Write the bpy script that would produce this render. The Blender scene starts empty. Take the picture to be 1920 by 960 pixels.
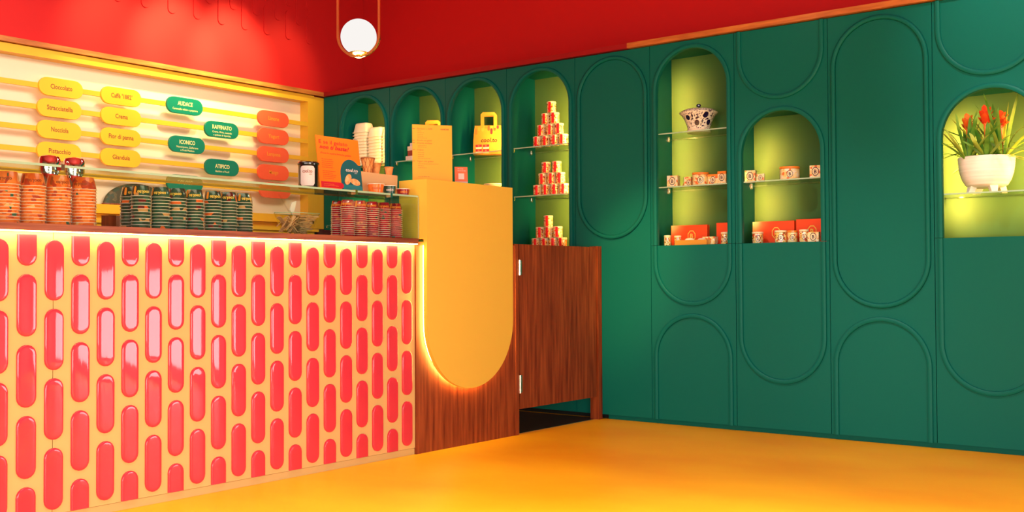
import bpy, bmesh, math, random
from mathutils import Vector, Matrix
random.seed(7)
S = bpy.context.scene
COL = S.collection
PI = math.pi

# ------------------------------------------------------------ camera
cam_d = bpy.data.cameras.new('camera'); cam = bpy.data.objects.new('camera', cam_d); COL.objects.link(cam)
cam_d.sensor_width = 36; cam_d.lens = 37.8524; cam_d.clip_start = .05
RT = Vector((0.7893418, 0.6139355, -0.0047668)); UP = Vector((0.0174442, -0.0146658, 0.9997403)); FW = Vector((-0.6137061, 0.7892200, 0.0222860))
m = Matrix.Identity(4)
for i in range(3):
    m[i][0] = RT[i]; m[i][1] = UP[i]; m[i][2] = -FW[i]
m[0][3], m[1][3], m[2][3] = 7.0375, -6.3882, .98
cam.matrix_world = m
S.camera = cam

# ------------------------------------------------------------ world, exposure, large lights
w = bpy.data.worlds.new('world'); S.world = w; w.use_nodes = True
w.node_tree.nodes['Background'].inputs[0].default_value = (1, .93, .84, 1)
w.node_tree.nodes['Background'].inputs[1].default_value = .3
S.view_settings.view_transform = 'Standard'; S.view_settings.look = 'None'
S.view_settings.exposure = 0.0; S.view_settings.gamma = 1.0
try: S.view_settings.use_curve_mapping = False
except Exception: pass

def area(name, loc, target, sx, sy, power, col=(1, 1, 1), spread=180):
    d = bpy.data.lights.new(name, 'AREA'); d.shape = 'RECTANGLE'; d.size = sx; d.size_y = sy; d.energy = power; d.color = col
    d.spread = math.radians(spread)
    o = bpy.data.objects.new(name, d); COL.objects.link(o); o.location = loc
    o.rotation_euler = (Vector(target) - Vector(loc)).to_track_quat('-Z', 'Y').to_euler()
    return o
def spot(name, loc, target, power, col, size, blend=.8, rad=.05):
    d = bpy.data.lights.new(name, 'SPOT'); d.energy = power; d.color = col; d.spot_size = math.radians(size); d.spot_blend = blend
    d.shadow_soft_size = rad
    o = bpy.data.objects.new(name, d); COL.objects.link(o); o.location = loc
    o.rotation_euler = (Vector(target) - Vector(loc)).to_track_quat('-Z', 'Y').to_euler()
    return o
area('front_fill', (6.6, -10.2, .90), (4.0, 0, .2), 6.5, 1.6, 120, (1, .95, .88), 130)  # added soft frontal fill from behind the camera
area('right_window_daylight', (10.1, -5.0, 1.0), (2.8, -3.8, .5), 6.0, 1.7, 250, (1, .93, .84), 140)
area('side_window_daylight', (8.55, -.06, .62), (8.55, -5, .62), 2.7, .95, 95, (.96, .97, 1))
area('ceiling_panel', (6.2, -4.1, 3.52), (6.2, -4.1, 0), 3.6, 2.6, 135, (1, .88, .70), 85)
area('counter_ceiling_panel', (1.5, -3.2, 3.5), (1.3, -3.2, 0),   .9, 4.5, 26, (1, .84, .62), 140)
area('menu_light', (3.3, -2.6, 3.3), (-.1, -2.0, 1.85), 2.6, .9, 25, (1, .86, .72), 70)
for wy_, we in ((-.45, 45), (-.98, 260), (-1.5, 260), (-2.05, 100), (-3.4, 30)):
    spot('wall_washer', (.95, wy_, 3.5), (0, wy_, 2.74), we, (1, 1, .42), 46, 1.0, .06)
spot('cabinet_spot', (5.9, -1.3, 3.5), (5.65, 0, 2.55), 95, (1, 1, .88), 50, 1.0, .08)
spot('cabinet_spot', (3.9, -2.6, 3.5), (4.1, 0, .45), 170, (1, .93, .80), 46, 1.0, .05)
spot('cabinet_spot', (5.5, -2.8, 3.5), (5.7, 0, .55), 170, (1, .93, .80), 46, 1.0, .05)
spot('cabinet_spot', (4.3, -2.2, 3.5), (3.13, 0, 1.05), 520, (1, .66, .22), 17, 1.0, .08)
spot('niche_fill_spot', (2.3, -2.6, 3.5), (.46, .12, 2.15), 130, (1, .93, .78), 9, .8, .05)  # narrow spots added to brighten what stands in the niches
spot('niche_fill_spot', (3.4, -2.8, 3.5), (1.68, .2, 2.10), 30, (1, .93, .78), 9, .8, .05)
spot('niche_fill_spot', (5.0, -2.9, 3.5), (3.55, .15, 2.06), 75, (1, .95, .82), 8, .9, .05)
spot('planter_fill_spot', (6.4, -2.8, 3.5), (5.42, .12, 1.68), 120, (1, .93, .80), 13, 1.0, .05)  # added to lift the white bowl and its plants

# ------------------------------------------------------------ materials
def lin(c):
    return tuple(((v / 255) / 12.92 if v / 255 <= .04045 else ((v / 255 + .055) / 1.055) ** 2.4) for v in c)
def mat(name, col, rough=.5, metal=0, noise=None, bump=0, bscale=200, coat=0, emis=None, estr=0, spec=.5, crough=.05):
    mt = bpy.data.materials.new(name); mt.use_nodes = True; nt = mt.node_tree; b = nt.nodes['Principled BSDF']
    b.inputs['Base Color'].default_value = (*col, 1); b.inputs['Roughness'].default_value = rough; b.inputs['Metallic'].default_value = metal
    b.inputs['Specular IOR Level'].default_value = spec
    b.inputs['Coat Weight'].default_value = coat; b.inputs['Coat Roughness'].default_value = crough
    if emis: b.inputs['Emission Color'].default_value = (*emis, 1); b.inputs['Emission Strength'].default_value = estr
    tc = nt.nodes.new('ShaderNodeTexCoord')
    if noise:
        col2, scale, detail = noise[:3]; stretch = noise[3] if len(noise) > 3 else (1, 1, 1); lo, hi = noise[4] if len(noise) > 4 else (.35, .65)
        mp = nt.nodes.new('ShaderNodeMapping'); mp.inputs['Scale'].default_value = stretch
        nz = nt.nodes.new('ShaderNodeTexNoise'); nz.inputs['Scale'].default_value = scale; nz.inputs['Detail'].default_value = detail
        rp = nt.nodes.new('ShaderNodeValToRGB'); rp.color_ramp.elements[0].position = lo; rp.color_ramp.elements[1].position = hi
        rp.color_ramp.elements[0].color = (*col, 1); rp.color_ramp.elements[1].color = (*col2, 1)
        nt.links.new(tc.outputs['Object'], mp.inputs[0]); nt.links.new(mp.outputs[0], nz.inputs['Vector'])
        nt.links.new(nz.outputs['Fac'], rp.inputs[0]); nt.links.new(rp.outputs[0], b.inputs['Base Color'])
    if bump:
        nb = nt.nodes.new('ShaderNodeTexNoise'); nb.inputs['Scale'].default_value = bscale; nb.inputs['Detail'].default_value = 3
        bp = nt.nodes.new('ShaderNodeBump'); bp.inputs['Strength'].default_value = bump; bp.inputs['Distance'].default_value = .002
        nt.links.new(tc.outputs['Object'], nb.inputs['Vector']); nt.links.new(nb.outputs['Fac'], bp.inputs['Height']); nt.links.new(bp.outputs[0], b.inputs['Normal'])
    return mt
def patches(name, base, cols, scale, rough=.4, coat=0, stretch=(1, 1, 1), vor=True):
    """coloured print: cells of a Voronoi pattern through a constant ramp, offset per object"""
    mt = bpy.data.materials.new(name); mt.use_nodes = True; nt = mt.node_tree; b = nt.nodes['Principled BSDF']
    b.inputs['Roughness'].default_value = rough; b.inputs['Coat Weight'].default_value = coat
    tc = nt.nodes.new('ShaderNodeTexCoord'); oi = nt.nodes.new('ShaderNodeObjectInfo')
    mp = nt.nodes.new('ShaderNodeMapping'); mp.inputs['Scale'].default_value = stretch
    ml = nt.nodes.new('ShaderNodeMath'); ml.operation = 'MULTIPLY'; ml.inputs[1].default_value = 37.
    cb = nt.nodes.new('ShaderNodeCombineXYZ')
    nt.links.new(oi.outputs['Random'], ml.inputs[0])
    for k in range(3): nt.links.new(ml.outputs[0], cb.inputs[k])
    nt.links.new(cb.outputs[0], mp.inputs['Location'])
    v = nt.nodes.new('ShaderNodeTexVoronoi'); v.inputs['Scale'].default_value = scale
    nt.links.new(tc.outputs['Object'], mp.inputs[0]); nt.links.new(mp.outputs[0], v.inputs['Vector'])
    sp = nt.nodes.new('ShaderNodeSeparateColor'); nt.links.new(v.outputs['Color'], sp.inputs[0])
    rp = nt.nodes.new('ShaderNodeValToRGB'); rp.color_ramp.interpolation = 'CONSTANT'
    els = rp.color_ramp.elements
    els[0].position = 0; els[0].color = (*base, 1)
    els[1].position = cols[0][0]; els[1].color = (*cols[0][1], 1)
    for p, c in cols[1:]:
        e = els.new(p); e.color = (*c, 1)
    nt.links.new(sp.outputs[0], rp.inputs[0]); nt.links.new(rp.outputs[0], b.inputs['Base Color'])
    return mt
def emit(name, col, s):
    mt = bpy.data.materials.new(name); mt.use_nodes = True; nt = mt.node_tree; nt.nodes.clear()
    e = nt.nodes.new('ShaderNodeEmission'); e.inputs[0].default_value = (*col, 1); e.inputs[1].default_value = s
    o = nt.nodes.new('ShaderNodeOutputMaterial'); nt.links.new(e.outputs[0], o.inputs[0]); return mt
def glass(name, tint, ior=1.5, rough=0.0, extra=None):
    """thin pane: see-through with a Fresnel reflection"""
    mt = bpy.data.materials.new(name); mt.use_nodes = True; nt = mt.node_tree; nt.nodes.clear()
    t = nt.nodes.new('ShaderNodeBsdfTransparent'); t.inputs[0].default_value = (*tint, 1)
    g = nt.nodes.new('ShaderNodeBsdfGlossy'); g.inputs['Roughness'].default_value = rough
    f = nt.nodes.new('ShaderNodeFresnel'); f.inputs[0].default_value = ior
    mx = nt.nodes.new('ShaderNodeMixShader'); o = nt.nodes.new('ShaderNodeOutputMaterial')
    ge = nt.nodes.new('ShaderNodeNewGeometry'); iv = nt.nodes.new('ShaderNodeMath'); iv.operation = 'SUBTRACT'; iv.inputs[0].default_value = 1
    ml = nt.nodes.new('ShaderNodeMath'); ml.operation = 'MULTIPLY'
    nt.links.new(ge.outputs['Backfacing'], iv.inputs[1]); nt.links.new(iv.outputs[0], ml.inputs[0]); nt.links.new(f.outputs[0], ml.inputs[1])
    nt.links.new(ml.outputs[0], mx.inputs[0]); nt.links.new(t.outputs[0], mx.inputs[1]); nt.links.new(g.outputs[0], mx.inputs[2])
    last = mx
    if extra:
        d = nt.nodes.new('ShaderNodeBsdfDiffuse'); d.inputs[0].default_value = (*extra[0], 1)
        m2 = nt.nodes.new('ShaderNodeMixShader'); m2.inputs[0].default_value = extra[1]
        nt.links.new(mx.outputs[0], m2.inputs[1]); nt.links.new(d.outputs[0], m2.inputs[2]); last = m2
    nt.links.new(last.outputs[0], o.inputs[0]); return mt
GREEN = (.003, .150, .118)
M = {}
M['green'] = mat('green_lacquer', GREEN, .42, bump=.12, bscale=260, spec=.12)
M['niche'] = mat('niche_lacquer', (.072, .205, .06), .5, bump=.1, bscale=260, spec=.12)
M['dark'] = mat('dark_gap', (.004, .006, .006), .8)
M['red'] = mat('red_wall_paint', (.60, .012, .013), .6, bump=.1, bscale=120, spec=.25)
M['redt'] = mat('red_trim_paint', (.32, .002, .006), .5)
M['yellow'] = mat('yellow_lacquer', (.86, .60, .075), .45, bump=.08, bscale=240, spec=.35)
M['frame'] = mat('yellow_frame_paint', (.92, .50, .03), .45, spec=.35)
M['board'] = mat('cream_board', (.94, .78, .55), .35, coat=.6, crough=.03)
M['wood'] = mat('red_brown_wood', (.14, .018, .004), .42, noise=((.36, .082, .020), 6, 8, (7, 7, .45), (.3, .7)), bump=.15, bscale=90, spec=.35)
M['woodh'] = mat('walnut_worktop', (.16, .035, .012), .4, noise=((.40, .13, .06), 5, 8, (3, .6, 14), (.3, .7)), spec=.4)
M['trimw'] = mat('trim_wood', (.42, .12, .02), .5, noise=((.62, .22, .04), 5, 6, (1, 1, 8)))
M['floor'] = mat('orange_resin_floor', (.94, .46, .007), .42, noise=((1.0, .62, .016), 1.1, 7, (1, 1.6, 1), (.3, .7)), bump=.04, bscale=60, spec=.35)
M['tile'] = mat('coral_glazed_tile', (.64, .027, .062), .35, coat=.8, crough=.04, noise=((.69, .038, .075), 2.5, 3), bump=.25, bscale=9, spec=.2)
M['tilebase'] = mat('mustard_panel', (.70, .50, .19), .5, spec=.3)
M['plinthc'] = mat('beige_plinth', (.62, .46, .17), .5)
M['white'] = mat('white_paper', (.88, .85, .78), .5)
M['label'] = mat('label_white', (.80, .80, .78), .5, noise=((.72, .72, .72), 300, 2))
M['cream'] = mat('pulp_cream', (1, .94, .68), .65, noise=((.96, .88, .58), 14, 3), spec=.2)
M['brass'] = mat('brushed_brass', (.90, .55, .16), .22, metal=1)
M['chrome'] = mat('chrome', (.85, .85, .86), .06, metal=1)
M['steel'] = mat('satin_nickel', (.80, .76, .66), .25, metal=1)
M['black'] = mat('black_gloss', (.012, .010, .010), .15, coat=.5)
M['ink'] = mat('brown_ink', (.33, .07, .015), .5)
M['gold'] = mat('gold_ink', (1.0, .72, .10), .5)
M['goldp'] = mat('pale_yellow_ink', (1.0, .88, .35), .5)
M['peach'] = mat('orange_ink', (1.0, .36, .03), .5)
M['coral'] = mat('coral_sign', (1.0, .13, .05), .4, spec=.35)
M['salmon'] = mat('salmon_card', (.95, .24, .09), .5)
M['ysign'] = mat('yellow_sign', (1.0, .56, .03), .4, spec=.35)
M['gsign'] = mat('green_sign', (.004, .22, .13), .4, spec=.35)
M['orangec'] = mat('orange_card', (1.0, .22, .008), .5)
M['inkred'] = mat('crimson_ink', (.62, .01, .03), .5)
M['teal'] = mat('teal_print', (.004, .12, .15), .5)
M['teal2'] = mat('light_teal_print', (.01, .22, .27), .5)
M['bread'] = mat('biscuit_print', (.95, .60, .28), .5, noise=((.85, .33, .10), 60, 2))
M['card'] = mat('amber_card', (1.0, .46, .02), .5)
M['bag'] = mat('amber_paper_bag', (.82, .34, .015), .6, noise=((.76, .30, .012), 20, 3))
M['glass'] = glass('clear_glass', (.93, .985, .95))
M['gedge'] = mat('glass_edge', (.42, .70, .50), .2, coat=.6, emis=None)
M['acryl'] = glass('clear_acrylic', (.97, .96, .93), 1.3, .02)
M['frost'] = glass('frosted_acrylic', (1, .93, .80), 1.4, .3, ((.95, .66, .33), .62))
M['cone'] = mat('wafer', (.72, .27, .06), .6, noise=((.88, .42, .12), 60, 3))
M['conel'] = mat('wafer_ridge', (.34, .08, .015), .6)
M['stick'] = mat('birch_spoon', (.82, .52, .24), .6, noise=((.62, .36, .15), 40, 3))
M['rim'] = mat('cup_rim', (1.0, .95, .86), .4)
M['gcup'] = patches('green_cup_print', (.006, .06, .035), [(.45, (.008, .09, .05)), (.76, (.014, .11, .07)), (.89, (.13, .01, .01)), (.93, (.75, .14, .02)), (.97, (.55, .32, .12))], 26, .25, .6, (1, 1, .5))
M['ocup'] = patches('orange_cup_print', (.90, .20, .03), [(.35, (.82, .15, .02)), (.62, (.95, .26, .05)), (.86, (.50, .06, .02)), (.95, (.03, .12, .07)), (.98, (.9, .5, .2))], 48, .3, .5, (1, 1, .6))
M['wcup'] = patches('wine_cup_print', (.42, .006, .025), [(.45, (.32, .005, .02)), (.72, (.52, .012, .03)), (.93, (.60, .14, .05)), (.97, (.01, .05, .03))], 50, .22, .7, (1, 1, .5))
M['ocupp'] = mat('orange_cup', (1.0, .20, .02), .3, coat=.5)
M['gcupp'] = mat('dark_green_cup', (.006, .075, .055), .3, coat=.5)
M['wcupp'] = mat('wine_cup', (.30, .004, .014), .3, coat=.5)
M['jar'] = patches('candied_fruit_jar', (.95, .62, .12), [(.3, (.98, .78, .30)), (.55, (.72, .08, .02)), (.70, (.30, .06, .02)), (.80, (1, .92, .60))], 120, .12, 1)
M['jarlab'] = mat('crimson_label', (.75, .008, .012), .4)
M['lid'] = mat('ivory_lid', (.98, .86, .52), .35)
M['olid'] = mat('orange_lid', (.95, .30, .03), .3, coat=.4)
M['sweets'] = patches('sweets_box_print', (.98, .88, .45), [(.45, (.97, .72, .24)), (.74, (.85, .20, .04)), (.86, (1, .96, .72))], 70, .35, .4)
M['giftred'] = mat('vermilion_box', (1.0, .085, .012), .45)
M['goldbox'] = mat('gold_card', (.80, .42, .06), .35, metal=.5)
M['cobalt'] = mat('cobalt_glaze', (.018, .012, .05), .15, coat=.8)
M['porc'] = patches('patterned_porcelain', (.98, .93, .74), [(.74, (.10, .07, .10)), (.86, (.62, .52, .40))], 150, .2, .9)
M['porcw'] = mat('white_porcelain', (.98, .90, .66), .25, coat=.6)
M['planter'] = mat('ribbed_white_ceramic', (.96, 1.0, .90), .55, noise=((.84, .86, .76), 3, 5, (1, 1, 45)), bump=0)
M['leaf'] = mat('bromeliad_leaf', (.035, .20, .02), .4, noise=((.20, .42, .05), 9, 3), spec=.4)
M['leafy'] = mat('yellow_green_leaf', (.42, .55, .08), .4, noise=((.20, .40, .04), 9, 3))
M['bract'] = mat('red_bract', (.90, .03, .012), .4, noise=((1.0, .14, .02), 14, 2))
M['bracto'] = mat('orange_bract', (1.0, .12, .012), .4, noise=((1.0, .30, .05), 14, 2))
M['soil'] = mat('soil', (.06, .03, .015), .9)
M['form'] = patches('mottled_dark', (.05, .045, .015), [(.35, (.10, .08, .03)), (.6, (.03, .06, .03)), (.85, (.15, .11, .05))], 45, .6)
M['greybox'] = mat('grey_green_enamel', (.10, .16, .11), .4)
M['plum'] = mat('plum_laminate', (.10, .01, .02), .4)
M['wallw'] = mat('grey_wall', (.30, .27, .23), .7)
M['ceil'] = mat('red_ceiling_paint', (.50, .02, .02), .7)
M['led'] = emit('led_strip', (1, .58, .15), 42)
M['ledn'] = emit('niche_led', (1, .60, .25), 2)
M['globe'] = emit('opal_globe', (1, .96, .92), .95)

# ------------------------------------------------------------ mesh helpers
class MB:
    def __init__(s): s.v = []; s.f = []; s.sm = []
    def add(s, vs, fs, smooth=False):
        o = len(s.v); s.v += [Vector(p) for p in vs]; s.f += [tuple(i + o for i in f) for f in fs]; s.sm += [smooth] * len(fs); return s
    def box(s, a, b):
        (x0, y0, z0), (x1, y1, z1) = a, b
        x0, x1 = sorted((x0, x1)); y0, y1 = sorted((y0, y1)); z0, z1 = sorted((z0, z1))
        return s.add([(x0, y0, z0), (x1, y0, z0), (x1, y1, z0), (x0, y1, z0), (x0, y0, z1), (x1, y0, z1), (x1, y1, z1), (x0, y1, z1)],
                     [(3, 2, 1, 0), (4, 5, 6, 7), (0, 1, 5, 4), (1, 2, 6, 5), (2, 3, 7, 6), (3, 0, 4, 7)])
    def obox(s, a, b, c, h, w_):
        """box from a to b (segment), h along vector, w_ along vector"""
        a, b, h, w_ = Vector(a), Vector(b), Vector(h), Vector(w_)
        p = [a, b, b + w_, a + w_]; p += [q + h for q in p]
        return s.add(p, [(3, 2, 1, 0), (4, 5, 6, 7), (0, 1, 5, 4), (1, 2, 6, 5), (2, 3, 7, 6), (3, 0, 4, 7)])
    def lathe(s, prof, c=(0, 0, 0), n=24, axis='z', smooth=True, caps=True):
        vs = []; fs = []; c = Vector(c)
        for r, z in prof:
            for k in range(n):
                a = 2 * PI * k / n; vs.append(c + Vector((r * math.cos(a), r * math.sin(a), z)))
        for i in range(len(prof) - 1):
            for k in range(n):
                k2 = (k + 1) % n; fs.append((i * n + k, i * n + k2, (i + 1) * n + k2, (i + 1) * n + k))
        s.add(vs, fs, smooth)
        if caps:
            o = len(s.v) - len(vs)
            for i, rev in ((0, True), (len(prof) - 1, False)):
                if prof[i][0] > 1e-5:
                    f = [o + i * n + k for k in range(n)]
                    s.f.append(tuple(reversed(f)) if rev else tuple(f)); s.sm.append(False)
        return s
    def tube(s, pts, r, n=8, closed=False, radii=None):
        pts = [Vector(p) for p in pts]; N = len(pts); rings = []; prev = None
        for i, p in enumerate(pts):
            t = (pts[(i + 1) % N] - pts[i - 1]) if (closed or 0 < i < N - 1) else (pts[1] - pts[0] if i == 0 else pts[-1] - pts[-2])
            t.normalize()
            if prev is None:
                u = t.orthogonal().normalized()
            else:
                u = (prev - t * prev.dot(t)).normalized()
            prev = u; v = t.cross(u); rr = radii[i] if radii else r
            rings.append([p + (u * math.cos(2 * PI * k / n) + v * math.sin(2 * PI * k / n)) * rr for k in range(n)])
        vs = [q for rg in rings for q in rg]; fs = []
        for i in range(N if closed else N - 1):
            j = (i + 1) % N
            for k in range(n): fs.append((i * n + k, i * n + (k + 1) % n, j * n + (k + 1) % n, j * n + k))
        if not closed:
            fs.append(tuple(reversed(range(n)))); fs.append(tuple((N - 1) * n + k for k in range(n)))
        return s.add(vs, fs, True)
    def loft(s, rings, smooth=True, caps=(True, True)):
        n = len(rings[0]); vs = [Vector(p) for r in rings for p in r]; fs = []
        for i in range(len(rings) - 1):
            for k in range(n):
                k2 = (k + 1) % n; fs.append((i * n + k, i * n + k2, (i + 1) * n + k2, (i + 1) * n + k))
        s.add(vs, fs, smooth); o = len(s.v) - len(vs)
        if caps[0]: s.f.append(tuple(o + k for k in reversed(range(n)))); s.sm.append(False)
        if caps[1]: s.f.append(tuple(o + (len(rings) - 1) * n + k for k in range(n))); s.sm.append(False)
        return s
    def shift(s, d):
        d = Vector(d); s.v = [p + d for p in s.v]; return s
    def xf(s, mtx):
        s.v = [mtx @ p for p in s.v]; return s

def capsule(wd, ht, n=7, zmin=None, zmax=None):
    """outline (u, v) of a stadium, centred, counter-clockwise"""
    pts = []
    if ht >= wd:
        r = wd / 2; k = ht / 2 - r
        for i in range(n + 1):
            a = PI * i / n; pts.append((r * math.cos(a), k + r * math.sin(a)))
        for i in range(n + 1):
            a = PI + PI * i / n; pts.append((r * math.cos(a), -k + r * math.sin(a)))
    else:
        r = ht / 2; k = wd / 2 - r
        for i in range(n + 1):
            a = -PI / 2 + PI * i / n; pts.append((k + r * math.cos(a), r * math.sin(a)))
        for i in range(n + 1):
            a = PI / 2 + PI * i / n; pts.append((-k + r * math.cos(a), r * math.sin(a)))
    if zmax is not None: pts = [(x, min(y, zmax)) for x, y in pts]
    if zmin is not None: pts = [(x, max(y, zmin)) for x, y in pts]
    return pts

def setp(o, label=None, cat=None, group=None, kind=None):
    if label: o['label'] = label
    if cat: o['category'] = cat
    if group: o['group'] = group
    if kind: o['kind'] = kind
    return o
def mesh(name, mb, mt):
    me = bpy.data.meshes.new(name); me.from_pydata([tuple(p) for p in mb.v], [], mb.f)
    bm = bmesh.new(); bm.from_mesh(me)
    bmesh.ops.remove_doubles(bm, verts=bm.verts, dist=1e-6)
    bmesh.ops.recalc_face_normals(bm, faces=bm.faces); 
    bm.to_mesh(me); bm.free()
    if all(mb.sm): me.shade_smooth()
    elif any(mb.sm):
        me.shade_smooth()
        try: me.set_sharp_from_angle(angle=math.radians(35))
        except Exception: pass
    me.materials.append(mt)
    return me
def root_of(p):
    while p.parent: p = p.parent
    return p
def obj(name, mb, mt, parent=None, world=True, label=None, kind=None):
    """one mesh object; world=True: vertices are given in scene coordinates"""
    if parent is not None and world:
        r = root_of(parent); inv = Matrix.LocRotScale(r.location, r.rotation_euler, None).inverted()
        mb.xf(inv)
    o = bpy.data.objects.new(name, mesh(name, mb, mt)); COL.objects.link(o); o.parent = parent
    setp(o, label=label, kind=kind); return o
def thing(name, label, cat, loc=(0, 0, 0), rz=0, group=None):
    o = bpy.data.objects.new(name, None); COL.objects.link(o); o.location = loc; o.rotation_euler = (0, 0, rz); o.empty_display_size = .05
    return setp(o, label, cat, group)
def single(name, mb, mt, label, cat, loc=(0, 0, 0), group=None, rz=0):
    o = bpy.data.objects.new(name, mesh(name, mb, mt)); COL.objects.link(o); o.location = loc; o.rotation_euler = (0, 0, rz)
    return setp(o, label, cat, group)
def struct(name, mb, mt):
    o = bpy.data.objects.new(name, mesh(name, mb, mt)); COL.objects.link(o); o['kind'] = 'structure'; return o
def copy_tree(o, parent=None):
    c = o.copy(); COL.objects.link(c); c.parent = parent
    for ch in list(o.children): copy_tree(ch, c)
    return c

_tc = {}
def text_raw(s, bold=0.0, shear=0.0):
    key = (s, bold, shear)
    if key in _tc: return _tc[key]
    cu = bpy.data.curves.new('t', 'FONT'); cu.body = s; cu.size = 1; cu.resolution_u = 2; cu.offset = bold; cu.shear = shear
    o = bpy.data.objects.new('t', cu); COL.objects.link(o)
    me = bpy.data.meshes.new_from_object(o)
    vs = [v.co.copy() for v in me.vertices]; fs = [tuple(p.vertices) for p in me.polygons]
    bpy.data.objects.remove(o); bpy.data.curves.remove(cu); bpy.data.meshes.remove(me)
    x0 = min(v.x for v in vs); x1 = max(v.x for v in vs)
    _tc[key] = ([(v.x - x0, v.y) for v in vs], fs, x1 - x0); return _tc[key]
def text_mb(s, o, u, v, size, width=None, align='c', bold=.012, shear=0, mb=None, flip=False, bend=None):
    """lettering in the plane (u, v) through o; baseline centred at o. width forces the text width.
       bend=(axis centre, radius): o ignored, wraps around a vertical axis facing direction u x v"""
    vs, fs, W = text_raw(s, bold, shear)
    sx = size if width is None else width / W
    off = {'c': -W / 2, 'l': 0, 'r': -W}[align]
    o, u, v = Vector(o), Vector(u), Vector(v); out = []
    for x, y in vs:
        a, b = (x + off) * sx, y * size
        if flip: a, b = -a, -b
        if bend:
            c, R0, R1, h, a0 = bend
            zz = b; t = zz + o.z; rr = R0 + (R1 - R0) * (t - c[2]) / h + .0007; an = a0 + a / rr
            out.append((c[0] + rr * math.cos(an), c[1] + rr * math.sin(an), t))
        else: out.append(o + u * a + v * b)
    mb = mb or MB(); mb.add(out, fs); return mb
X, Y, Z = Vector((1, 0, 0)), Vector((0, 1, 0)), Vector((0, 0, 1))

# ============================================================ STRUCTURE
RX, RY, RZ = 10.2, -11.0, 3.6
struct('floor', MB().box((-.1, RY, -.1), (RX, .6, 0)), M['floor'])
struct('ceiling', MB().box((-.1, RY, RZ), (RX, .6, RZ + .1)), M['ceil'])
wl = struct('wall_left', MB().box((-.25, RY, 2.615), (0, .6, RZ)).box((-.25, RY, 0), (-.105, .6, 2.615)), M['red'])
wr = struct('wall_right', MB().box((0, .47, 0), (RX, .6, RZ)), M['red'])
struct('wall_side', MB().box((RX, RY, 0), (RX + .1, .6, RZ)), M['wallw'])
struct('wall_rear', MB().box((-.1, RY - .1, 0), (RX, RY, RZ)), M['wallw'])
struct('wall_return', MB().box((6.42, -.0, 0), (RX, .12, RZ)), M['wallw'])
struct('trim_1', MB().box((0, -5.6, 2.582), (.03, -.0, 2.616)), M['trimw'])
struct('trim_2', MB().box((.0, -.03, 2.583), (3.11, .47, 2.618)), M['redt'])
struct('trim_3', MB().box((3.11, -.03, 2.583), (6.4, .47, 2.618)), M['trimw'])
struct('baseboard_right', MB().box((2.9, .035, 0), (6.4, .06, .033)), M['green'])
# engraved capsules high on the red wall: raised red pieces, a part each
def shaped(outline_fn, steps, basis, mb=None):
    """steps: (inset, height); basis: (origin, u, v, n)"""
    o, u, v, n = [Vector(q) for q in basis]; rings = []
    for ins, h in steps:
        rings.append([o + u * a + v * b + n * h for a, b in outline_fn(ins)])
    return (mb or MB()).loft(rings, smooth=True)
rel = None
for k in range(12):
    for (z0, dy) in ((3.018, 0), (3.018 + .1415, .1143)):
        yy = -1.9985 + .2286 * k + dy - .2286
        if yy > -.08: continue
        for j in range(2):
            zc = z0 + .125 + j * .283
            if zc + .125 > RZ - .01: continue
            if rel is None:
                rel = mesh('capsule_relief', shaped(lambda i: capsule(.072 - 2 * i, .25 - 2 * i, 8), [(0, 0), (0, .007), (.0015, .009)], ((0, 0, 0), Y, Z, X)), M['red'])
            o = bpy.data.objects.new('capsule_relief', rel); COL.objects.link(o); o.parent = wl; o.location = (0, yy, zc)

# ============================================================ GREEN CABINETS
T = .02
RO, RI, RC = .292, .262, .277
ZT, ZB, ZD = 2.577, .034, 1.2085
def bead(path, mb, hgt=.017, wd=.015, caps=(True, True)):
    """half-round moulding swept along path of (x, z, nx, nz) on the plane y=0"""
    prof = [(-wd, 0), (-wd * .85, hgt * .7), (-wd * .3, hgt), (wd * .3, hgt), (wd * .85, hgt * .7), (wd, 0)]
    rings = [[Vector((x + nx * a, -h, z + nz * a)) for a, h in prof] for x, z, nx, nz in path]
    return mb.loft(rings, smooth=True, caps=caps)
def arc(cx, cz, r, a0, a1, n=28):
    return [(cx + r * math.cos(a0 + (a1 - a0) * i / n), cz + r * math.sin(a0 + (a1 - a0) * i / n), math.cos(a0 + (a1 - a0) * i / n), math.sin(a0 + (a1 - a0) * i / n)) for i in range(n + 1)]
def up_path(cx, zbot, ztop):      # open at the bottom, round at the top (outer top = ztop)
    cz = ztop - RO
    return [(cx + RC, zbot, 1, 0)] + arc(cx, cz, RC, 0, PI) + [(cx - RC, zbot, -1, 0)]
def down_path(cx, ztop, zbot):    # round at the bottom
    cz = zbot + RO
    return [(cx - RC, ztop, -1, 0)] + arc(cx, cz, RC, PI, 2 * PI) + [(cx + RC, ztop, 1, 0)]
def full_path(cx, zbot, ztop):
    return arc(cx, ztop - RO, RC, 0, PI) + arc(cx, zbot + RO, RC, PI, 2 * PI)
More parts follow.
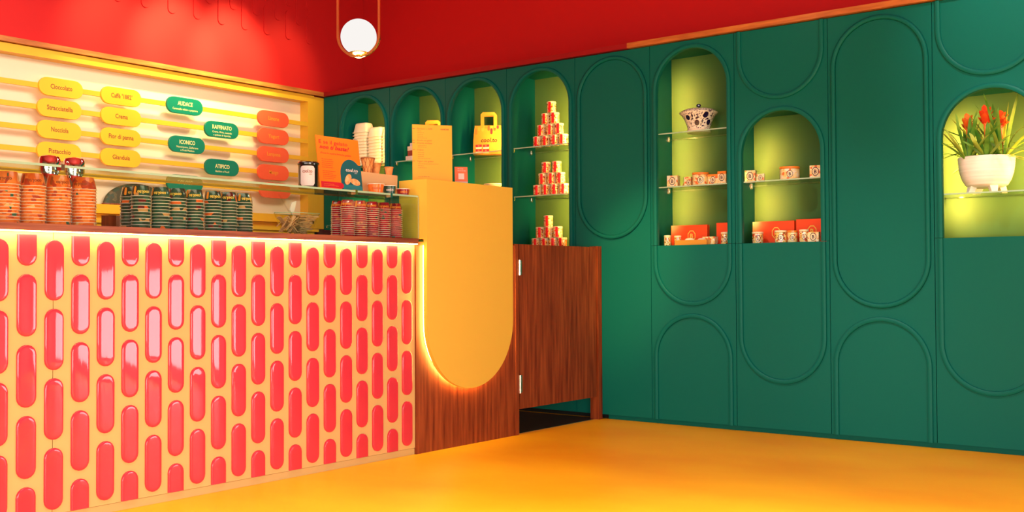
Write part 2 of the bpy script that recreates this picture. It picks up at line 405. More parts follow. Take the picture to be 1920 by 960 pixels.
def frame_with_arch(x0, x1, z0, z1, cx, ztop):
    """front board with an arched opening that reaches its lower edge"""
    r = RI; cz = ztop - r; pts = [(cx - r, z0)] + [(cx - r * math.cos(PI * i / 28), cz + r * math.sin(PI * i / 28)) for i in range(29)] + [(cx + r, z0)]
    out = []
    for i, (x, z) in enumerate(pts):
        if i == 0: out.append((x0, z0)); continue
        if i == len(pts) - 1: out.append((x1, z0)); continue
        dx, dz = x - cx, z - cz
        if dz < 1e-6: out.append((x0 if dx < 0 else x1, cz)); continue
        tx = ((x1 - cx) if dx > 0 else (cx - x0)) / max(abs(dx), 1e-6); tz = (z1 - cz) / dz; t = min(tx, tz)
        out.append((cx + dx * t, cz + dz * t))
    # insert the rectangle corners
    P, Q = [], []
    for i in range(len(pts)):
        if i and ((out[i - 1][0] == x0 or abs(out[i - 1][0] - x0) < 1e-6) and abs(out[i][1] - z1) < 1e-6 and abs(out[i][0] - x0) > 1e-6):
            P.append(pts[i]); Q.append((x0, z1))
        if i and (abs(out[i - 1][1] - z1) < 1e-6 and abs(out[i][0] - x1) < 1e-6 and abs(out[i][1] - z1) > 1e-6):
            P.append(pts[i - 1]); Q.append((x1, z1))
        P.append(pts[i]); Q.append(out[i])
    mb = MB(); n = len(P)
    for yy in (0, T):
        mb.add([(x, yy, z) for x, z in P] + [(x, yy, z) for x, z in Q], [(i, i + 1, n + i + 1, n + i) for i in range(n - 1)])
    mb.add([(x, 0, z) for x, z in P] + [(x, T, z) for x, z in P], [(i, i + 1, n + i + 1, n + i) for i in range(n - 1)])
    mb.add([(x, 0, z) for x, z in Q] + [(x, T, z) for x, z in Q], [(i, i + 1, n + i + 1, n + i) for i in range(n - 1)])
    mb.add([(x0, 0, z0), (cx - r, 0, z0), (cx - r, T, z0), (x0, T, z0)], [(0, 1, 2, 3)])
    mb.add([(x1, 0, z0), (cx + r, 0, z0), (cx + r, T, z0), (x1, T, z0)], [(0, 1, 2, 3)])
    return mb
DEP = .35
def glass_shelf(parent, x0, x1, z, y0=.022, y1=.342):
    g = obj('glass_shelf', MB().box((x0, y0 + .002, z), (x1, y1 - .002, z + .008)), M['glass'], parent)
    obj('glass_edge', MB().box((x0, y0, z), (x1, y0 + .002, z + .008)), M['gedge'], g)
    obj('glass_edge', MB().box((x0, y1 - .002, z), (x1, y1, z + .008)), M['gedge'], g)
    for yy in (y0 + .035, y1 - .06):
        for xx, s in ((x0, 1), (x1, -1)):
            obj('shelf_peg', MB().box((xx, yy - .006, z - .012), (xx + s * .022, yy + .006, z)).box((xx + s * .008, yy - .010, z - .020), (xx + s * .016, yy + .010, z + .014)), M['steel'], g)
def cabinet(x0, x1, label, niche=None, mould=(), door=True, split=True, ibox=None, shelves=(), leds=()):
    g = .002; a, b = x0 + g, x1 - g; cx = (x0 + x1) / 2
    r = thing('wall_cabinet', label, 'cabinet', (cx, .2, 0), group=None)
    if niche:
        zt = niche
        obj('arched_front', frame_with_arch(a, b, ZD + .002, ZT, cx, zt), M['green'], r)
        bx0, bx1 = ibox; cz = zt + .022
        obj('niche_back', MB().box((bx0, DEP, ZD - .01), (bx1, DEP + .01, cz + .01)), M['niche'], r)
        obj('niche_side', MB().box((bx0 - .008, T, ZD - .01), (bx0, DEP + .01, cz + .01)), M['green'], r)
        obj('niche_side', MB().box((bx1, T, ZD - .01), (bx1 + .008, DEP + .01, cz + .01)), M['green'], r)
        obj('niche_top', MB().box((bx0, T, cz), (bx1, DEP, cz + .01)), M['green'], r)
        obj('niche_floor', MB().box((bx0, T, ZD - .012), (bx1, DEP, ZD)), M['green'], r)
        for z in shelves: glass_shelf(r, bx0, bx1, z)
        for side in leds:
            xx = bx0 + .012 if side == 'l' else bx1 - .012
            obj('led_strip', MB().box((xx - .006, T + .001, ZD + .05), (xx + .006, T + .006, zt - .12)), M['ledn'], r)
            L = area('niche_light', (xx + (.012 if side == 'l' else -.012), .045, (ZD + zt) / 2), (xx + (.10 if side == 'l' else -.25), DEP, (ZD + zt) / 2), .02, zt - ZD - .25, (13.0 if leds == 'r' else 6.0) if side != 'l' else (9.5 if len(leds) == 1 else 11.0) * (zt - ZD) / 1.3, (1, .36, .09), 75 if side == 'l' else 105)
        obj('door', MB().box((a, 0, ZB), (b, T, ZD)), M['green'], r)
    elif split:
        obj('door', MB().box((a, 0, ZB), (b, T, ZT)), M['green'], r)
    obj('side_panel', MB().box((a, T, ZB), (a + .004, .03 if niche else .3, ZD if niche else ZT)), M['green'], r)
    for kind, p in mould:
        mb = MB()
        if kind == 'up': bead(up_path(cx, *p), mb)
        elif kind == 'down': bead(down_path(cx, *p), mb)
        else:
            pth = full_path(cx, *p); pth.append(pth[0]); bead(pth, mb, caps=(False, False))
        obj('moulding', mb, M['green'], r)
    return r
P = [.173, .795, 1.4093, 2.0253, 2.6514, 3.2734, 3.9038, 4.5308, 5.1541, 5.777, 6.40]
struct('wall_filler', MB().box((.0, 0, 0), (P[0] - .002, T, ZT)), M['green'])
ztn = 2.522; UT = 2.552
c1 = cabinet(P[0], P[1], 'green cabinet in the corner with takeaway tubs stacked in its niche', ztn, [('up', (ZD + .002, UT))], ibox=(.19, .775), shelves=(1.955,), leds='r')
c2 = cabinet(P[1], P[2], 'green niche cabinet behind the amber menu card', ztn, [('up', (ZD + .002, UT))], ibox=(.807, 1.395), shelves=(1.955,), leds='r')
c3 = cabinet(P[2], P[3], 'green niche cabinet with the amber paper bag in full view', ztn, [('up', (ZD + .002, UT))], ibox=(1.417, 2.01), shelves=(1.963,), leds='r')
c4 = cabinet(P[3], P[4], 'green niche cabinet holding three pyramids of small jars', ztn, [('up', (ZD + .002, UT))], ibox=(2.033, 2.635), shelves=(1.966, 1.601), leds='r')
c5 = cabinet(P[4], P[5], 'closed green cabinet behind the wooden gate, one capsule moulding at top', None, [('full', (1.262, UT))])
c6 = cabinet(P[5], P[6], 'green niche cabinet with the lidded porcelain pot', ztn, [('up', (ZD + .002, UT)), ('down', (ZD - .001, .802)), ('up', (ZB, .752))], ibox=(3.246, 3.862), shelves=(1.966, 1.601), leds='l')
c7 = cabinet(P[6], P[7], 'green cabinet with a short niche of red gift boxes and one glass shelf', 2.04, [('up', (ZD + .002, 2.07)), ('down', (ZT, 2.115)), ('down', (ZD - .001, .318))], ibox=(3.875, 4.505), shelves=(1.601,), leds='l')
c8 = cabinet(P[7], P[8], 'closed green cabinet left of the bromeliad niche', None, [('full', (.800, UT)), ('up', (ZB, .752))])
c9 = cabinet(P[8], P[9], 'green cabinet whose niche holds the potted bromeliads', 2.04, [('up', (ZD + .002, 2.07)), ('down', (ZT, 2.115)), ('down', (ZD - .001, .318))], ibox=(5.108, 5.76), shelves=(1.457,), leds='lr')
c10 = cabinet(P[9], P[10], 'plain closed green cabinet past the bromeliad niche, outside the right edge', None, [('full', (.800, UT))])
bkg = MB().box((P[0], .365, 0), (P[10], .38, 2.58)).box((P[0], .06, 0), (P[10], .07, ZD - .02))
for q in P: bkg.box((q - .0035, .0205, ZB), (q + .0035, .05, ZT))  # black strips put in as the shade of the panel gaps
struct('wall_backing_gap_shade', bkg, M['dark'])

# ============================================================ MENU BOARD
mf = thing('menu_board', 'long yellow-framed cream menu board with horizontal rails above the counter', 'menu board', (0, -2.3, 1.47))
YL = -5.2
obj('back_panel', MB().box((-.104, YL, 1.50), (-.10, -.17, 2.56)), M['board'], mf, label='glossy cream panel')
obj('top_rail', MB().box((-.10, YL, 2.52), (.0, -.1137, 2.578)), M['frame'], mf)
obj('bottom_rail', MB().box((-.10, YL, 1.4725), (.0, -.1137, 1.5377)), M['frame'], mf)
obj('side_rail', MB().box((-.10, -.183, 1.43), (.0, -.1157, 2.52)), M['frame'], mf)
obj('filler_strip', MB().box((-.10, -.1137, 1.43), (-.004, -.0, 2.572)), M['frame'], mf)
for z in (2.325, 2.178, 2.029, 1.880, 1.732):
    obj('rail', MB().box((-.018, YL, z - .0175), (-.002, -.183, z + .0175)), M['frame'], mf)
rows = (2.325, 2.178, 2.029, 1.880, 1.732)
sg = None
def pill_mesh(mt):
    return mesh('flavour_sign', shaped(lambda i: capsule(.325 - 2 * i, .125 - 2 * i, 10), [(0, -.004), (0, .015), (.0015, .0165)], ((0, 0, 0), Y, Z, X)), mt)
pm = {k: pill_mesh(M[k]) for k in ('ysign', 'gsign', 'coral')}
signs = [
 ('ysign', -2.434, 0, [('Cioccolato', .160, 0, .046)]), ('ysign', -2.445, 1, [('Stracciatella', .190, 0, .046)]), ('ysign', -2.445, 2, [('Nocciola', .126, 0, .046)]), ('ysign', -2.445, 3, [('Pistacchio', .160, 0, .046)]),
 ('ysign', -1.971, 0, [("Caffè '1882'", .170, 0, .046)]), ('ysign', -1.971, 1, [('Crema', .100, 0, .046)]), ('ysign', -1.973, 2, [('Fior di panna', .200, 0, .046)]), ('ysign', -1.973, 3, [('Gianduia', .140, 0, .046)]),
 ('gsign', -1.430, 0, [('AUDACE', .135, .014, .044), ('Caramello salato e popcorn', .225, -.022, .022)]),
 ('gsign', -1.088, 1, [('RAFFINATO', .185, .016, .044), ('Crema, Miele, Lavanda', .185, -.014, .021), ('e polvere di liquirizia', .165, -.038, .021)]),
 ('gsign', -1.410, 2, [('ICONICO', .140, .016, .044), ('Mascarpone, Zafferano', .195, -.014, .021), ('e Fruit Passion', .125, -.038, .021)]),
 ('gsign', -1.085, 3, [('ATIPICO', .138, .006, .044), ('Basilico e Pinoli', .130, -.026, .021)]),
 ('gsign', -1.428, 4, [('GOLOSO', .140, .004, .044)]),
 ('coral', -.569, 0, [('Limone', .112, 0, .044)]), ('coral', -.569, 1, [('Yogurt', .115, 0, .044)]), ('coral', -.569, 2, [('Lampone', .138, 0, .044)]), ('coral', -.569, 3, [('Mango', .095, 0, .044)]), ('coral', -.550, 4, [('Fragola', .110, 0, .044)])]
cname = {'ysign': 'yellow', 'gsign': 'dark green', 'coral': 'coral pink'}
for kd, yy, rw, lines in signs:
    o = bpy.data.objects.new('flavour_sign', pm[kd]); COL.objects.link(o); o.location = (0, yy, rows[rw])
    lab = '%s capsule sign reading %s on the menu board rail' % (cname[kd], lines[0][0])
    if kd == 'gsign' and rw == 4: lab = 'dark green capsule sign on the lowest menu rail, half hidden by the glass shelf edge'
    if kd == 'coral' and rw == 4: lab = 'lowest coral pink capsule sign, seen through the glass display case'
    setp(o, lab, 'sign', {'ysign': 'yellow flavour signs', 'gsign': 'green flavour signs', 'coral': 'coral flavour signs'}[kd])
    for s, wd, dz, sz in lines:
        if kd == 'coral' and rw == 4: continue
        mt = M['ink'] if kd == 'ysign' else (M['goldp'] if kd == 'gsign' else M['peach'])
        mb = text_mb(s, (.0172, yy, rows[rw] + dz - .013), Y, Z, sz, wd, bold=.02 if sz > .03 else .008)
        obj('lettering', mb, mt, o)

bk = thing('back_counter', 'yellow fronted back counter running under the menu board', 'counter', (0, -2.6, 0))
obj('carcass', MB().box((.0, YL, 0), (.38, -.45, 1.38)), M['frame'], bk)
obj('top_board', MB().box((-.03, YL, 1.38), (.40, -.42, 1.40)), M['frame'], bk)
obj('end_counter', MB().box((.0, -.42, 0), (.38, -.004, 1.40)), M['plum'], bk)
obj('splashback', MB().box((-.10, YL, 1.40), (-.06, -.19, 1.470)), M['frame'], bk)

# ============================================================ SERVING COUNTER
XC = 2.8686
ctr = thing('serving_counter', 'long mustard counter front studded with coral capsule tiles', 'counter', (XC, -3.4, 0))
CX = XC - .009
obj('front_panel', MB().box((CX - .018, -4.066, .037), (CX, -1.9146, 1.186)), M['tilebase'], ctr)
obj('front_panel', MB().box((CX - .018, -5.3, .037), (CX, -4.069, 1.186)), M['tilebase'], ctr)
obj('carcass', MB().box((2.2, -5.3, 0), (CX - .02, -1.9146, 1.184)), M['dark'], ctr)
obj('plinth', MB().box((CX - .03, -5.3, 0), (CX - .004, -1.9146, .035)), M['plinthc'], ctr)
steps = [(0, 0), (0, .0060), (.001, .0078), (.003, .0092), (.007, .0100), (.016, .0102), (.036, .0104)]
tm = {}
def tile_mesh(lo, hi):
    k = (round(lo, 4), round(hi, 4))
    if k not in tm:
        tm[k] = mesh('tile', shaped(lambda i: capsule(.0802 - 2 * i, .250 - 2 * i, 9, lo if lo > -.124 else None, hi if hi < .124 else None), steps, ((0, 0, 0), Y, Z, X)), M['tile'])
    return tm[k]
PTOP, PBOT = 1.172, .039
for k in range(26):
    yc = -1.982 - .1157 * k
    if yc < -4.75: break
    ph = 0 if k % 2 == 0 else .1415
    for j in range(-1, 5):
        zc = .1806 + .2830 * j + ph
        lo, hi = PBOT - zc, PTOP - zc
        if hi < -.10 or lo > .10: continue
        o = bpy.data.objects.new('tile', tile_mesh(max(lo, -.125), min(hi, .125))); COL.objects.link(o); o.parent = ctr
        o.location = Vector((CX, yc, zc)) - ctr.location
obj('led_strip', MB().box((2.876, -5.3, 1.1835), (2.884, -1.9146, 1.1875)), M['led'], ctr, label='glowing strip under the worktop edge')
cl = area('counter_led', (2.880, -3.6, 1.182), (2.872, -3.6, .9), 3.38, .006, 5.5, (1, .66, .20), 170)
zx = Vector((.20, 0, 1)).normalized(); xx_ = Vector((0, 1, 0)); yx = zx.cross(xx_)
cl.matrix_world = Matrix(((xx_.x, yx.x, zx.x, 2.880), (xx_.y, yx.y, zx.y, -3.6), (xx_.z, yx.z, zx.z, 1.182), (0, 0, 0, 1)))
wt = single('worktop', MB().box((0, -1.7, 0), (.695, 1.6854, .0285)), M['woodh'], 'dark walnut worktop along the top of the tiled counter', 'worktop', (2.195, -3.6, 1.188))

# glass case on the worktop
gc = thing('glass_case', 'long clear glass sneeze guard standing on the walnut worktop', 'display case', (2.72, -3.5, 1.2165))
YE = -1.886; XF = 2.862; XB = 2.585; ZG = 1.452
obj('top_pane', MB().box((XB, -5.3, ZG), (XF, YE, ZG + .010)), M['glass'], gc)
obj('pane_edge', MB().box((XF, -5.3, ZG), (XF + .0015, YE, ZG + .010)), M['gedge'], gc)
obj('pane_edge', MB().box((XB - .0015, -5.3, ZG), (XB, YE, ZG + .010)), M['gedge'], gc)
obj('front_pane', MB().box((XF - .010, -5.3, 1.2167), (XF, -2.106, ZG)), M['glass'], gc)
obj('front_pane', MB().box((XF - .010, -2.102, 1.2167), (XF, YE, ZG)), M['glass'], gc)
obj('end_pane', MB().box((XB, YE - .010, 1.2167), (XF - .011, YE, ZG)), M['glass'], gc)
obj('pane_edge', MB().box((XF - .001, YE, 1.2167), (XF + .0015, YE + .0015, ZG)), M['gedge'], gc)
for yy in (-2.37, -2.104, -4.03):
    obj('clip', MB().box((XF - .03, yy - .008, ZG - .012), (XF + .003, yy + .008, ZG + .013)), M['chrome'], gc)

# ============================================================ TILL BLOCK
tb = thing('till_block', 'wooden till block faced with a glowing yellow arch-ended panel', 'counter', (2.7, -1.45, 0))
obj('wood_front', MB().box((XC - .03, -1.9130, 0), (XC, -.9971, 1.20)), M['wood'], tb, label='red-brown wood grain front')
obj('edge_post', MB().box((XC - .05, -.9971, 0), (XC + .003, -.9650, 1.208)), M['wood'], tb)
obj('carcass', MB().box((2.2, -1.9130, 0), (XC - .032, -.967, 1.19)), M['wood'], tb)
ya, yb_, zs, zr = -1.8775, -1.0848, .738, .3963
def archpoly(ins, ztop=1.5556):
    r = zr - ins; c = (ya + yb_) / 2
    pts = [(c - r, ztop - ins), ] + [(c - r * math.cos(PI * i / 32), zs - r * math.sin(PI * i / 32)) for i in range(33)] + [(c + r, ztop - ins)]
    return pts
obj('yellow_panel', MB().loft([[Vector((x, a, b)) for a, b in archpoly(0)] for x in (2.895, 2.92)], smooth=False), M['yellow'], tb, label='yellow panel with a semicircular lower end')
obj('upper_box', MB().box((2.705, ya, 1.2175), (2.895, yb_, 1.5556)), M['yellow'], tb)
# strip of light behind the yellow panel
p_in = archpoly(.022, 1.21); ledmb = MB()
ledmb.loft([[Vector((x, a, b)) for a, b in archpoly(i, 1.20)] for x, i in ((2.8705, .020), (2.893, .020))], smooth=False, caps=(False, False))
obj('led_strip', ledmb, M['led'], tb, label='warm light strip behind the yellow panel')

# ============================================================ GATE
gt = thing('swing_gate', 'red-brown wooden swing gate between till block and green cabinets', 'gate', (XC, -.9517, .16))
obj('leaf', MB().box((XC - .03, -.9500, .160), (XC - .004, -.0640, 1.2075)), M['wood'], gt)
for z0, z1 in ((1.010, 1.108), (.262, .378)):
    hg = obj('hinge', MB().lathe([(.0085, 0), (.0085, z1 - z0)], (XC + .006, -.956, z0), 12), M['steel'], gt, label='satin metal hinge')
    obj('hinge_leaf', MB().box((XC - .003, -.952, z0 + .004), (XC - .0005, -.925, z1 - .004)), M['steel'], hg)
    for zf in (z0 + .012, z1 - .024):
        obj('finial', MB().lathe([(.0095, 0), (.0095, .012)], (XC + .006, -.956, zf), 12), M['steel'], hg)
single('gate_post', MB().box((0, 0, 0), (.07, .046, 1.214)), M['wood'], 'narrow wooden gate post fixed against the green cabinets', 'post', (XC - .066, -.050, 0))
single('floor_threshold', MB().box((0, 0, 0), (.012, .91, .004)), M['steel'], 'thin metal strip on the floor below the gate', 'threshold', (XC - .03, -.962, 0))
struct('floor_inner', MB().box((.38, -5.3, .001), (XC - .035, 0, .003)), M['dark'])

# ============================================================ CUPS
def cup_set(name, R, Rt, h, mt, n=20):
    me = mesh(name, MB().lathe([(R * .985, .002), (Rt, h), (Rt * .93, h), (Rt * .90, h - .004), (0.0001, h - .004)], n=n, caps=False), mt)
    rm = mesh('rim', MB().lathe([(R - .003, 0), (R + .0012, 0), (R + .0020, .0009), (R + .0012, .0018), (R - .002, .0018)], n=n, caps=False), M['rim'])
    return me, rm
def ordn(k): return ['first', 'second', 'third', 'fourth', 'fifth', 'sixth', 'seventh', 'eighth', 'ninth', 'tenth', 'eleventh', 'twelfth', 'thirteenth', 'fourteenth', 'fifteenth'][k]
def cup_stack(i, total, colour, size, x, y, z0, n, pitch, R, Rt, h, meshes, group, textmt, txt='cool.to'):
    me, rm = meshes
    for k in range(n):
        o = bpy.data.objects.new('paper_cup', me); COL.objects.link(o); o.location = (x + random.uniform(-.0008, .0008), y + random.uniform(-.0008, .0008), z0 + pitch * k)
        o.rotation_euler = (0, 0, random.uniform(0, 6.28) if k < n - 1 else 0)
        p = n - 1 - k
        pos = 'top' if p == 0 else ('bottom' if k == 0 else ordn(p) + ' from top')
        where = 'leftmost' if i == 0 else ('rightmost' if i == total - 1 else ordn(i) + ' from left')
        setp(o, '%s %s cup, %s of the %s %s stack' % (size, colour, pos, where, colour), 'cup', group)
        r_ = bpy.data.objects.new('rim', rm); COL.objects.link(r_); r_.parent = o
        if k == n - 1 and textmt:
            an = math.atan2(-6.3882 - y, 7.0375 - x)
            a0 = an + random.uniform(-.5, .5)
            mb = text_mb(txt, (0, 0, h * .52), X, Z, .020, None, bold=.03, flip=True, bend=((0, 0, 0), R, Rt, h, a0))
            obj('lettering', mb, textmt, o, world=False)
            # one capsule motif on the wall of the cup
            cm = MB(); outl = capsule(.013, .036, 5); a1 = a0 - 1.0
            cm.add([((R + (Rt - R) * (h * .55 + b) / h + .0006) * math.cos(a1 + a / R), (R + (Rt - R) * (h * .55 + b) / h + .0006) * math.sin(a1 + a / R), h * .55 + b) for a, b in outl], [tuple(range(len(outl)))])
            obj('printed_capsule', cm, M['peach'] if colour != 'orange' else M['ink'], o, world=False)
ZW = 1.2168
oset = cup_set('paper_cup', .0515, .040, .052, M['ocup']); gset = cup_set('paper_cup', .0435, .034, .047, M['gcup']); wset = cup_set('paper_cup', .0395, .031, .038, M['wcup'])
for i, y in enumerate((-4.2328, -4.1245, -4.013, -3.8994)):
    cup_stack(i, 4, 'orange', 'large', 2.80, y, ZW, 13, .0128, .0515, .040, .052, oset, 'upturned orange cups in the glass case', M['ink'])
gy = [(2.71, -3.622)] + [(2.80, v) for v in (-3.626, -3.5254, -3.4384, -3.3446, -3.2418, -3.1529, -3.0614)]
for i, (x, y) in enumerate(gy):
    cup_stack(i, 8, 'dark green', 'medium', x, y, ZW, 11, .0142, .0435, .034, .047, gset, 'upturned green cups in the glass case', M['gold'])
wy = [(2.71, -2.3586)] + [(2.80, v) for v in (-2.373, -2.2842, -2.1908, -2.1021, -2.0088)] + [(2.735, -1.9445 - .012)]
for i, (x, y) in enumerate(wy):
    cup_stack(i, 7, 'wine red', 'small', x, y, ZW, 15, .0113, .0395, .031, .038, wset, 'upturned wine red cups in the glass case', M['peach'])

# chrome dispensers behind the orange cups
def lath(name, prof, mt, parent, c=(0, 0, 0), n=28, label=None): return obj(name, MB().lathe(prof, c, n), mt, parent, world=False, label=label)
sh = thing('chrome_shaker', 'polished chrome shaker behind the orange cups, the left one of two', 'shaker', (2.45, -3.8598, ZW), group='chrome shakers')
lath('body', [(.036, 0), (.040, .01), (.040, .22), (.034, .255)], M['chrome'], sh)
lath('cap', [(.044, .257), (.046, .262), (.046, .312), (.040, .325), (.022, .331), (.001, .332)], M['chrome'], sh)
s2 = copy_tree(sh); s2.location = (2.45, -3.7422, ZW); s2['label'] = 'polished chrome shaker behind the orange cups, the right one of two'

# small things behind the case
bx = thing('wooden_box', 'small brown wooden box low behind the gap between cup stacks', 'box', (2.5, -3.598, ZW))
obj('body', MB().box((-.03, -.019, 0), (.03, .019, .070)), M['wood'], bx, world=False); obj('lid', MB().box((-.032, -.021, .070), (.032, .021, .075)), M['goldbox'], bx, world=False)
bx = thing('white_carton', 'small white carton beside the wooden box, left of the green cups', 'carton', (2.5, -3.540, ZW))
obj('body', MB().box((-.025, -.017, 0), (.025, .017, .070)), M['white'], bx, world=False); obj('flap', MB().box((-.025, -.0185, .060), (.026, .0185, .072)), M['label'], bx, world=False)
bx = thing('till_drawer_unit', 'low grey-green metal box seen between the green cups and the spoon tray', 'box', (2.35, -2.86, ZW))
obj('body', MB().box((-.06, -.07, 0), (.06, .07, .055)), M['greybox'], bx, world=False); obj('trim', MB().box((.06, -.072, .045), (.064, .072, .057)).box((.06, -.02, 0), (.064, -.014, .05)), M['white'], bx, world=False)
# the domed basket on the ledge of the menu board
dm = thing('domed_form', 'mottled dark domed basket standing on the yellow ledge behind the green cups', 'form', (-.054, -1.80, 1.5385))  # plain mottled half-dome, flattened against the board
obj('dome', MB().lathe([(.275 * math.cos(a), .168 * math.sin(a)) for a in [i * PI / 2 / 12 for i in range(12)]] + [(.001, .168)], n=32).xf(Matrix.Diagonal((.15, 1, 1, 1))), M['form'], dm, world=False)
obj('base_ring', MB().lathe([(.280, 0), (.286, .006), (.280, .012)], n=32).xf(Matrix.Diagonal((.15, 1, 1, 1))), M['wood'], dm, world=False)

# ============================================================ SPOON TRAY
st = thing('spoon_tray', 'clear faceted acrylic tray of wooden spoons on the worktop', 'tray', (2.735, -2.67, ZW))
def hexring(z, hy, hx, t=0):
    return [Vector((-hx, -hy * .55, z)), Vector((0, -hy, z)), Vector((hx, -hy * .55, z)), Vector((hx, hy * .55, z)), Vector((0, hy, z)), Vector((-hx, hy * .55, z))]
hb = MB(); hb.loft([hexring(.003, .085, .055), hexring(.112, .148, .085)], smooth=False, caps=(True, False))
obj('bowl', hb, M['acryl'], st, world=False)
rim = [p for p in hexring(.112, .148, .085)]
obj('bowl_rim', MB().tube(rim, .0016, 6, closed=True), M['gedge'], st, world=False)
obj('base_edge', MB().tube(hexring(.004, .085, .055), .0016, 6, closed=True), M['gedge'], st, world=False)
obj('divider', MB().loft([[Vector((-.05, -.030, .004)), Vector((.055, -.030, .004)), Vector((.082, -.050, .108)), Vector((-.08, -.050, .108))], [Vector((-.05, -.0285, .004)), Vector((.055, -.0285, .004)), Vector((.082, -.0485, .108)), Vector((-.08, -.0485, .108))]], smooth=False), M['acryl'], st, world=False)
def spoon_mesh(L=.075):
    out = [(-L / 2, .0045), (-L * .30, .0042), (L * .12, .0032), (L * .26, .0068), (L * .40, .0085), (L * .5, .004)]
    up_ = [(a, b) for a, b in out]; lo_ = [(a, -b) for a, b in reversed(out)]
    pts = up_ + lo_
    return MB().loft([[Vector((a, b, -.0009)) for a, b in pts], [Vector((a, b, .0009)) for a, b in pts]], smooth=False)
sm = mesh('wooden_spoon', spoon_mesh(), M['stick'])
for k in range(170):
    t = random.random(); t = t ** .8; z = .008 + t * .092; wy_ = (.085 + .063 * t * .9) ; wx = .05 + .025 * t
    side = k % 4 == 0
    o = bpy.data.objects.new('wooden_spoon', sm); COL.objects.link(o)
    if side:
        o.location = (2.735 + random.uniform(-.7, .75) * wx, -2.67 + random.uniform(-wy_ * .55, -.055), ZW + min(max(z, .038), .070))
        o.rotation_euler = (random.uniform(-.4, .4), random.choice((-1, 1)) * random.uniform(.6, 1.0), 1.57 + random.uniform(-.4, .4))
    else:
        y = random.uniform(.0, wy_ * .40); o.location = (2.735 + random.uniform(-.6, .95) * wx * .8, -2.67 + y, ZW + z)
        o.rotation_euler = (random.uniform(-.5, .5), random.uniform(-.22, .22), 1.57 + random.uniform(-.6, .6))
    setp(o, 'small wooden ice cream spoon heaped in the clear faceted tray', 'spoon', 'wooden spoons in the tray')
sc = thing('serving_scoop', 'clear plastic scoop with long handle sticking up out of the spoon tray', 'scoop', (2.73, -2.69, ZW + .11))
obj('handle', MB().tube([(0, -.095, .095), (0, -.045, .03), (0, .01, -.03)], .003, 6), M['acryl'], sc, world=False)
obj('blade', MB().loft([[Vector((0.003, -.025, .02)), Vector((0.003, -.012, .058)), Vector((.003, .018, .068)), Vector((.003, .008, .022)), Vector((.003, -.008, .0))], [Vector((-.003, -.025, .02)), Vector((-.003, -.012, .058)), Vector((-.003, .018, .068)), Vector((-.003, .008, .022)), Vector((-.003, -.008, .0))]], smooth=False), M['white'], sc, world=False, label='white tag')

# ============================================================ ON THE GLASS CASE
ZTG = 1.4622
jr = thing('black_canister', 'black canister with a white label standing on the glass case', 'canister', (2.745, -2.601, ZTG))
lath('body', [(.050, 0), (.053, .003), (.053, .122)], M['black'], jr, n=32)
lath('lid', [(.056, .123), (.057, .127), (.057, .134), (.052, .139), (.001, .140)], M['black'], jr, n=32)
an = math.atan2(-6.3882 + 2.601, 7.0375 - 2.745)
def wrap(outl, R, z0, a0, off=.0008, nx=10):
    """bend a convex outline around a cylinder, as vertical strips"""
    us = [p[0] for p in outl]; u0, u1 = min(us), max(us); mb = MB(); cols = []
    for i in range(nx + 1):
        u = u0 + (u1 - u0) * i / nx; vs_ = []
        for j in range(len(outl)):
            (a, b), (c, d) = outl[j], outl[(j + 1) % len(outl)]
            if abs(a - c) < 1e-9:
                if abs(a - u) < 1e-9: vs_ += [b, d]
            elif min(a, c) - 1e-9 <= u <= max(a, c) + 1e-9: vs_.append(b + (d - b) * (u - a) / (c - a))
        cols.append((u, min(vs_), max(vs_)))
    pts = []
    for u, lo, hi in cols:
        aa = a0 + u / R; pts += [((R + off) * math.cos(aa), (R + off) * math.sin(aa), z0 + lo), ((R + off) * math.cos(aa), (R + off) * math.sin(aa), z0 + hi)]
    mb.add(pts, [(2 * i, 2 * i + 2, 2 * i + 3, 2 * i + 1) for i in range(nx)], True); return mb
def rrect(w_, h_, r, n=4):
    pts = []
    for sx, sy, a0 in ((1, 1, 0), (-1, 1, PI / 2), (-1, -1, PI), (1, -1, 1.5 * PI)):
        for i in range(n + 1):
            a = a0 + PI / 2 * i / n; pts.append((sx * (w_ / 2 - r) + r * math.cos(a), sy * (h_ / 2 - r) + r * math.sin(a)))
    return pts
lb = obj('paper_label', wrap(rrect(.078, .104, .012), .053, .064, an - .1), M['label'], jr, world=False, label='white rounded label')
def cyl_text(s, R0, R1, h, z, a0, size, mt, parent, width=None, bold=.02, flip=False):
    mb = text_mb(s, (0, 0, z), X, Z, size, width, bold=bold, bend=((0, 0, 0), R0, R1, h, a0), flip=flip)
    o = obj('lettering', mb, mt, parent, world=False); return o
cyl_text('cool.to', .0543, .0543, 1, .080, an - .1, .026, M['ink'], lb, width=.052)
cyl_text('gelato', .0543, .0543, 1, .070, an + .22, .008, M['ink'], lb, width=.014)

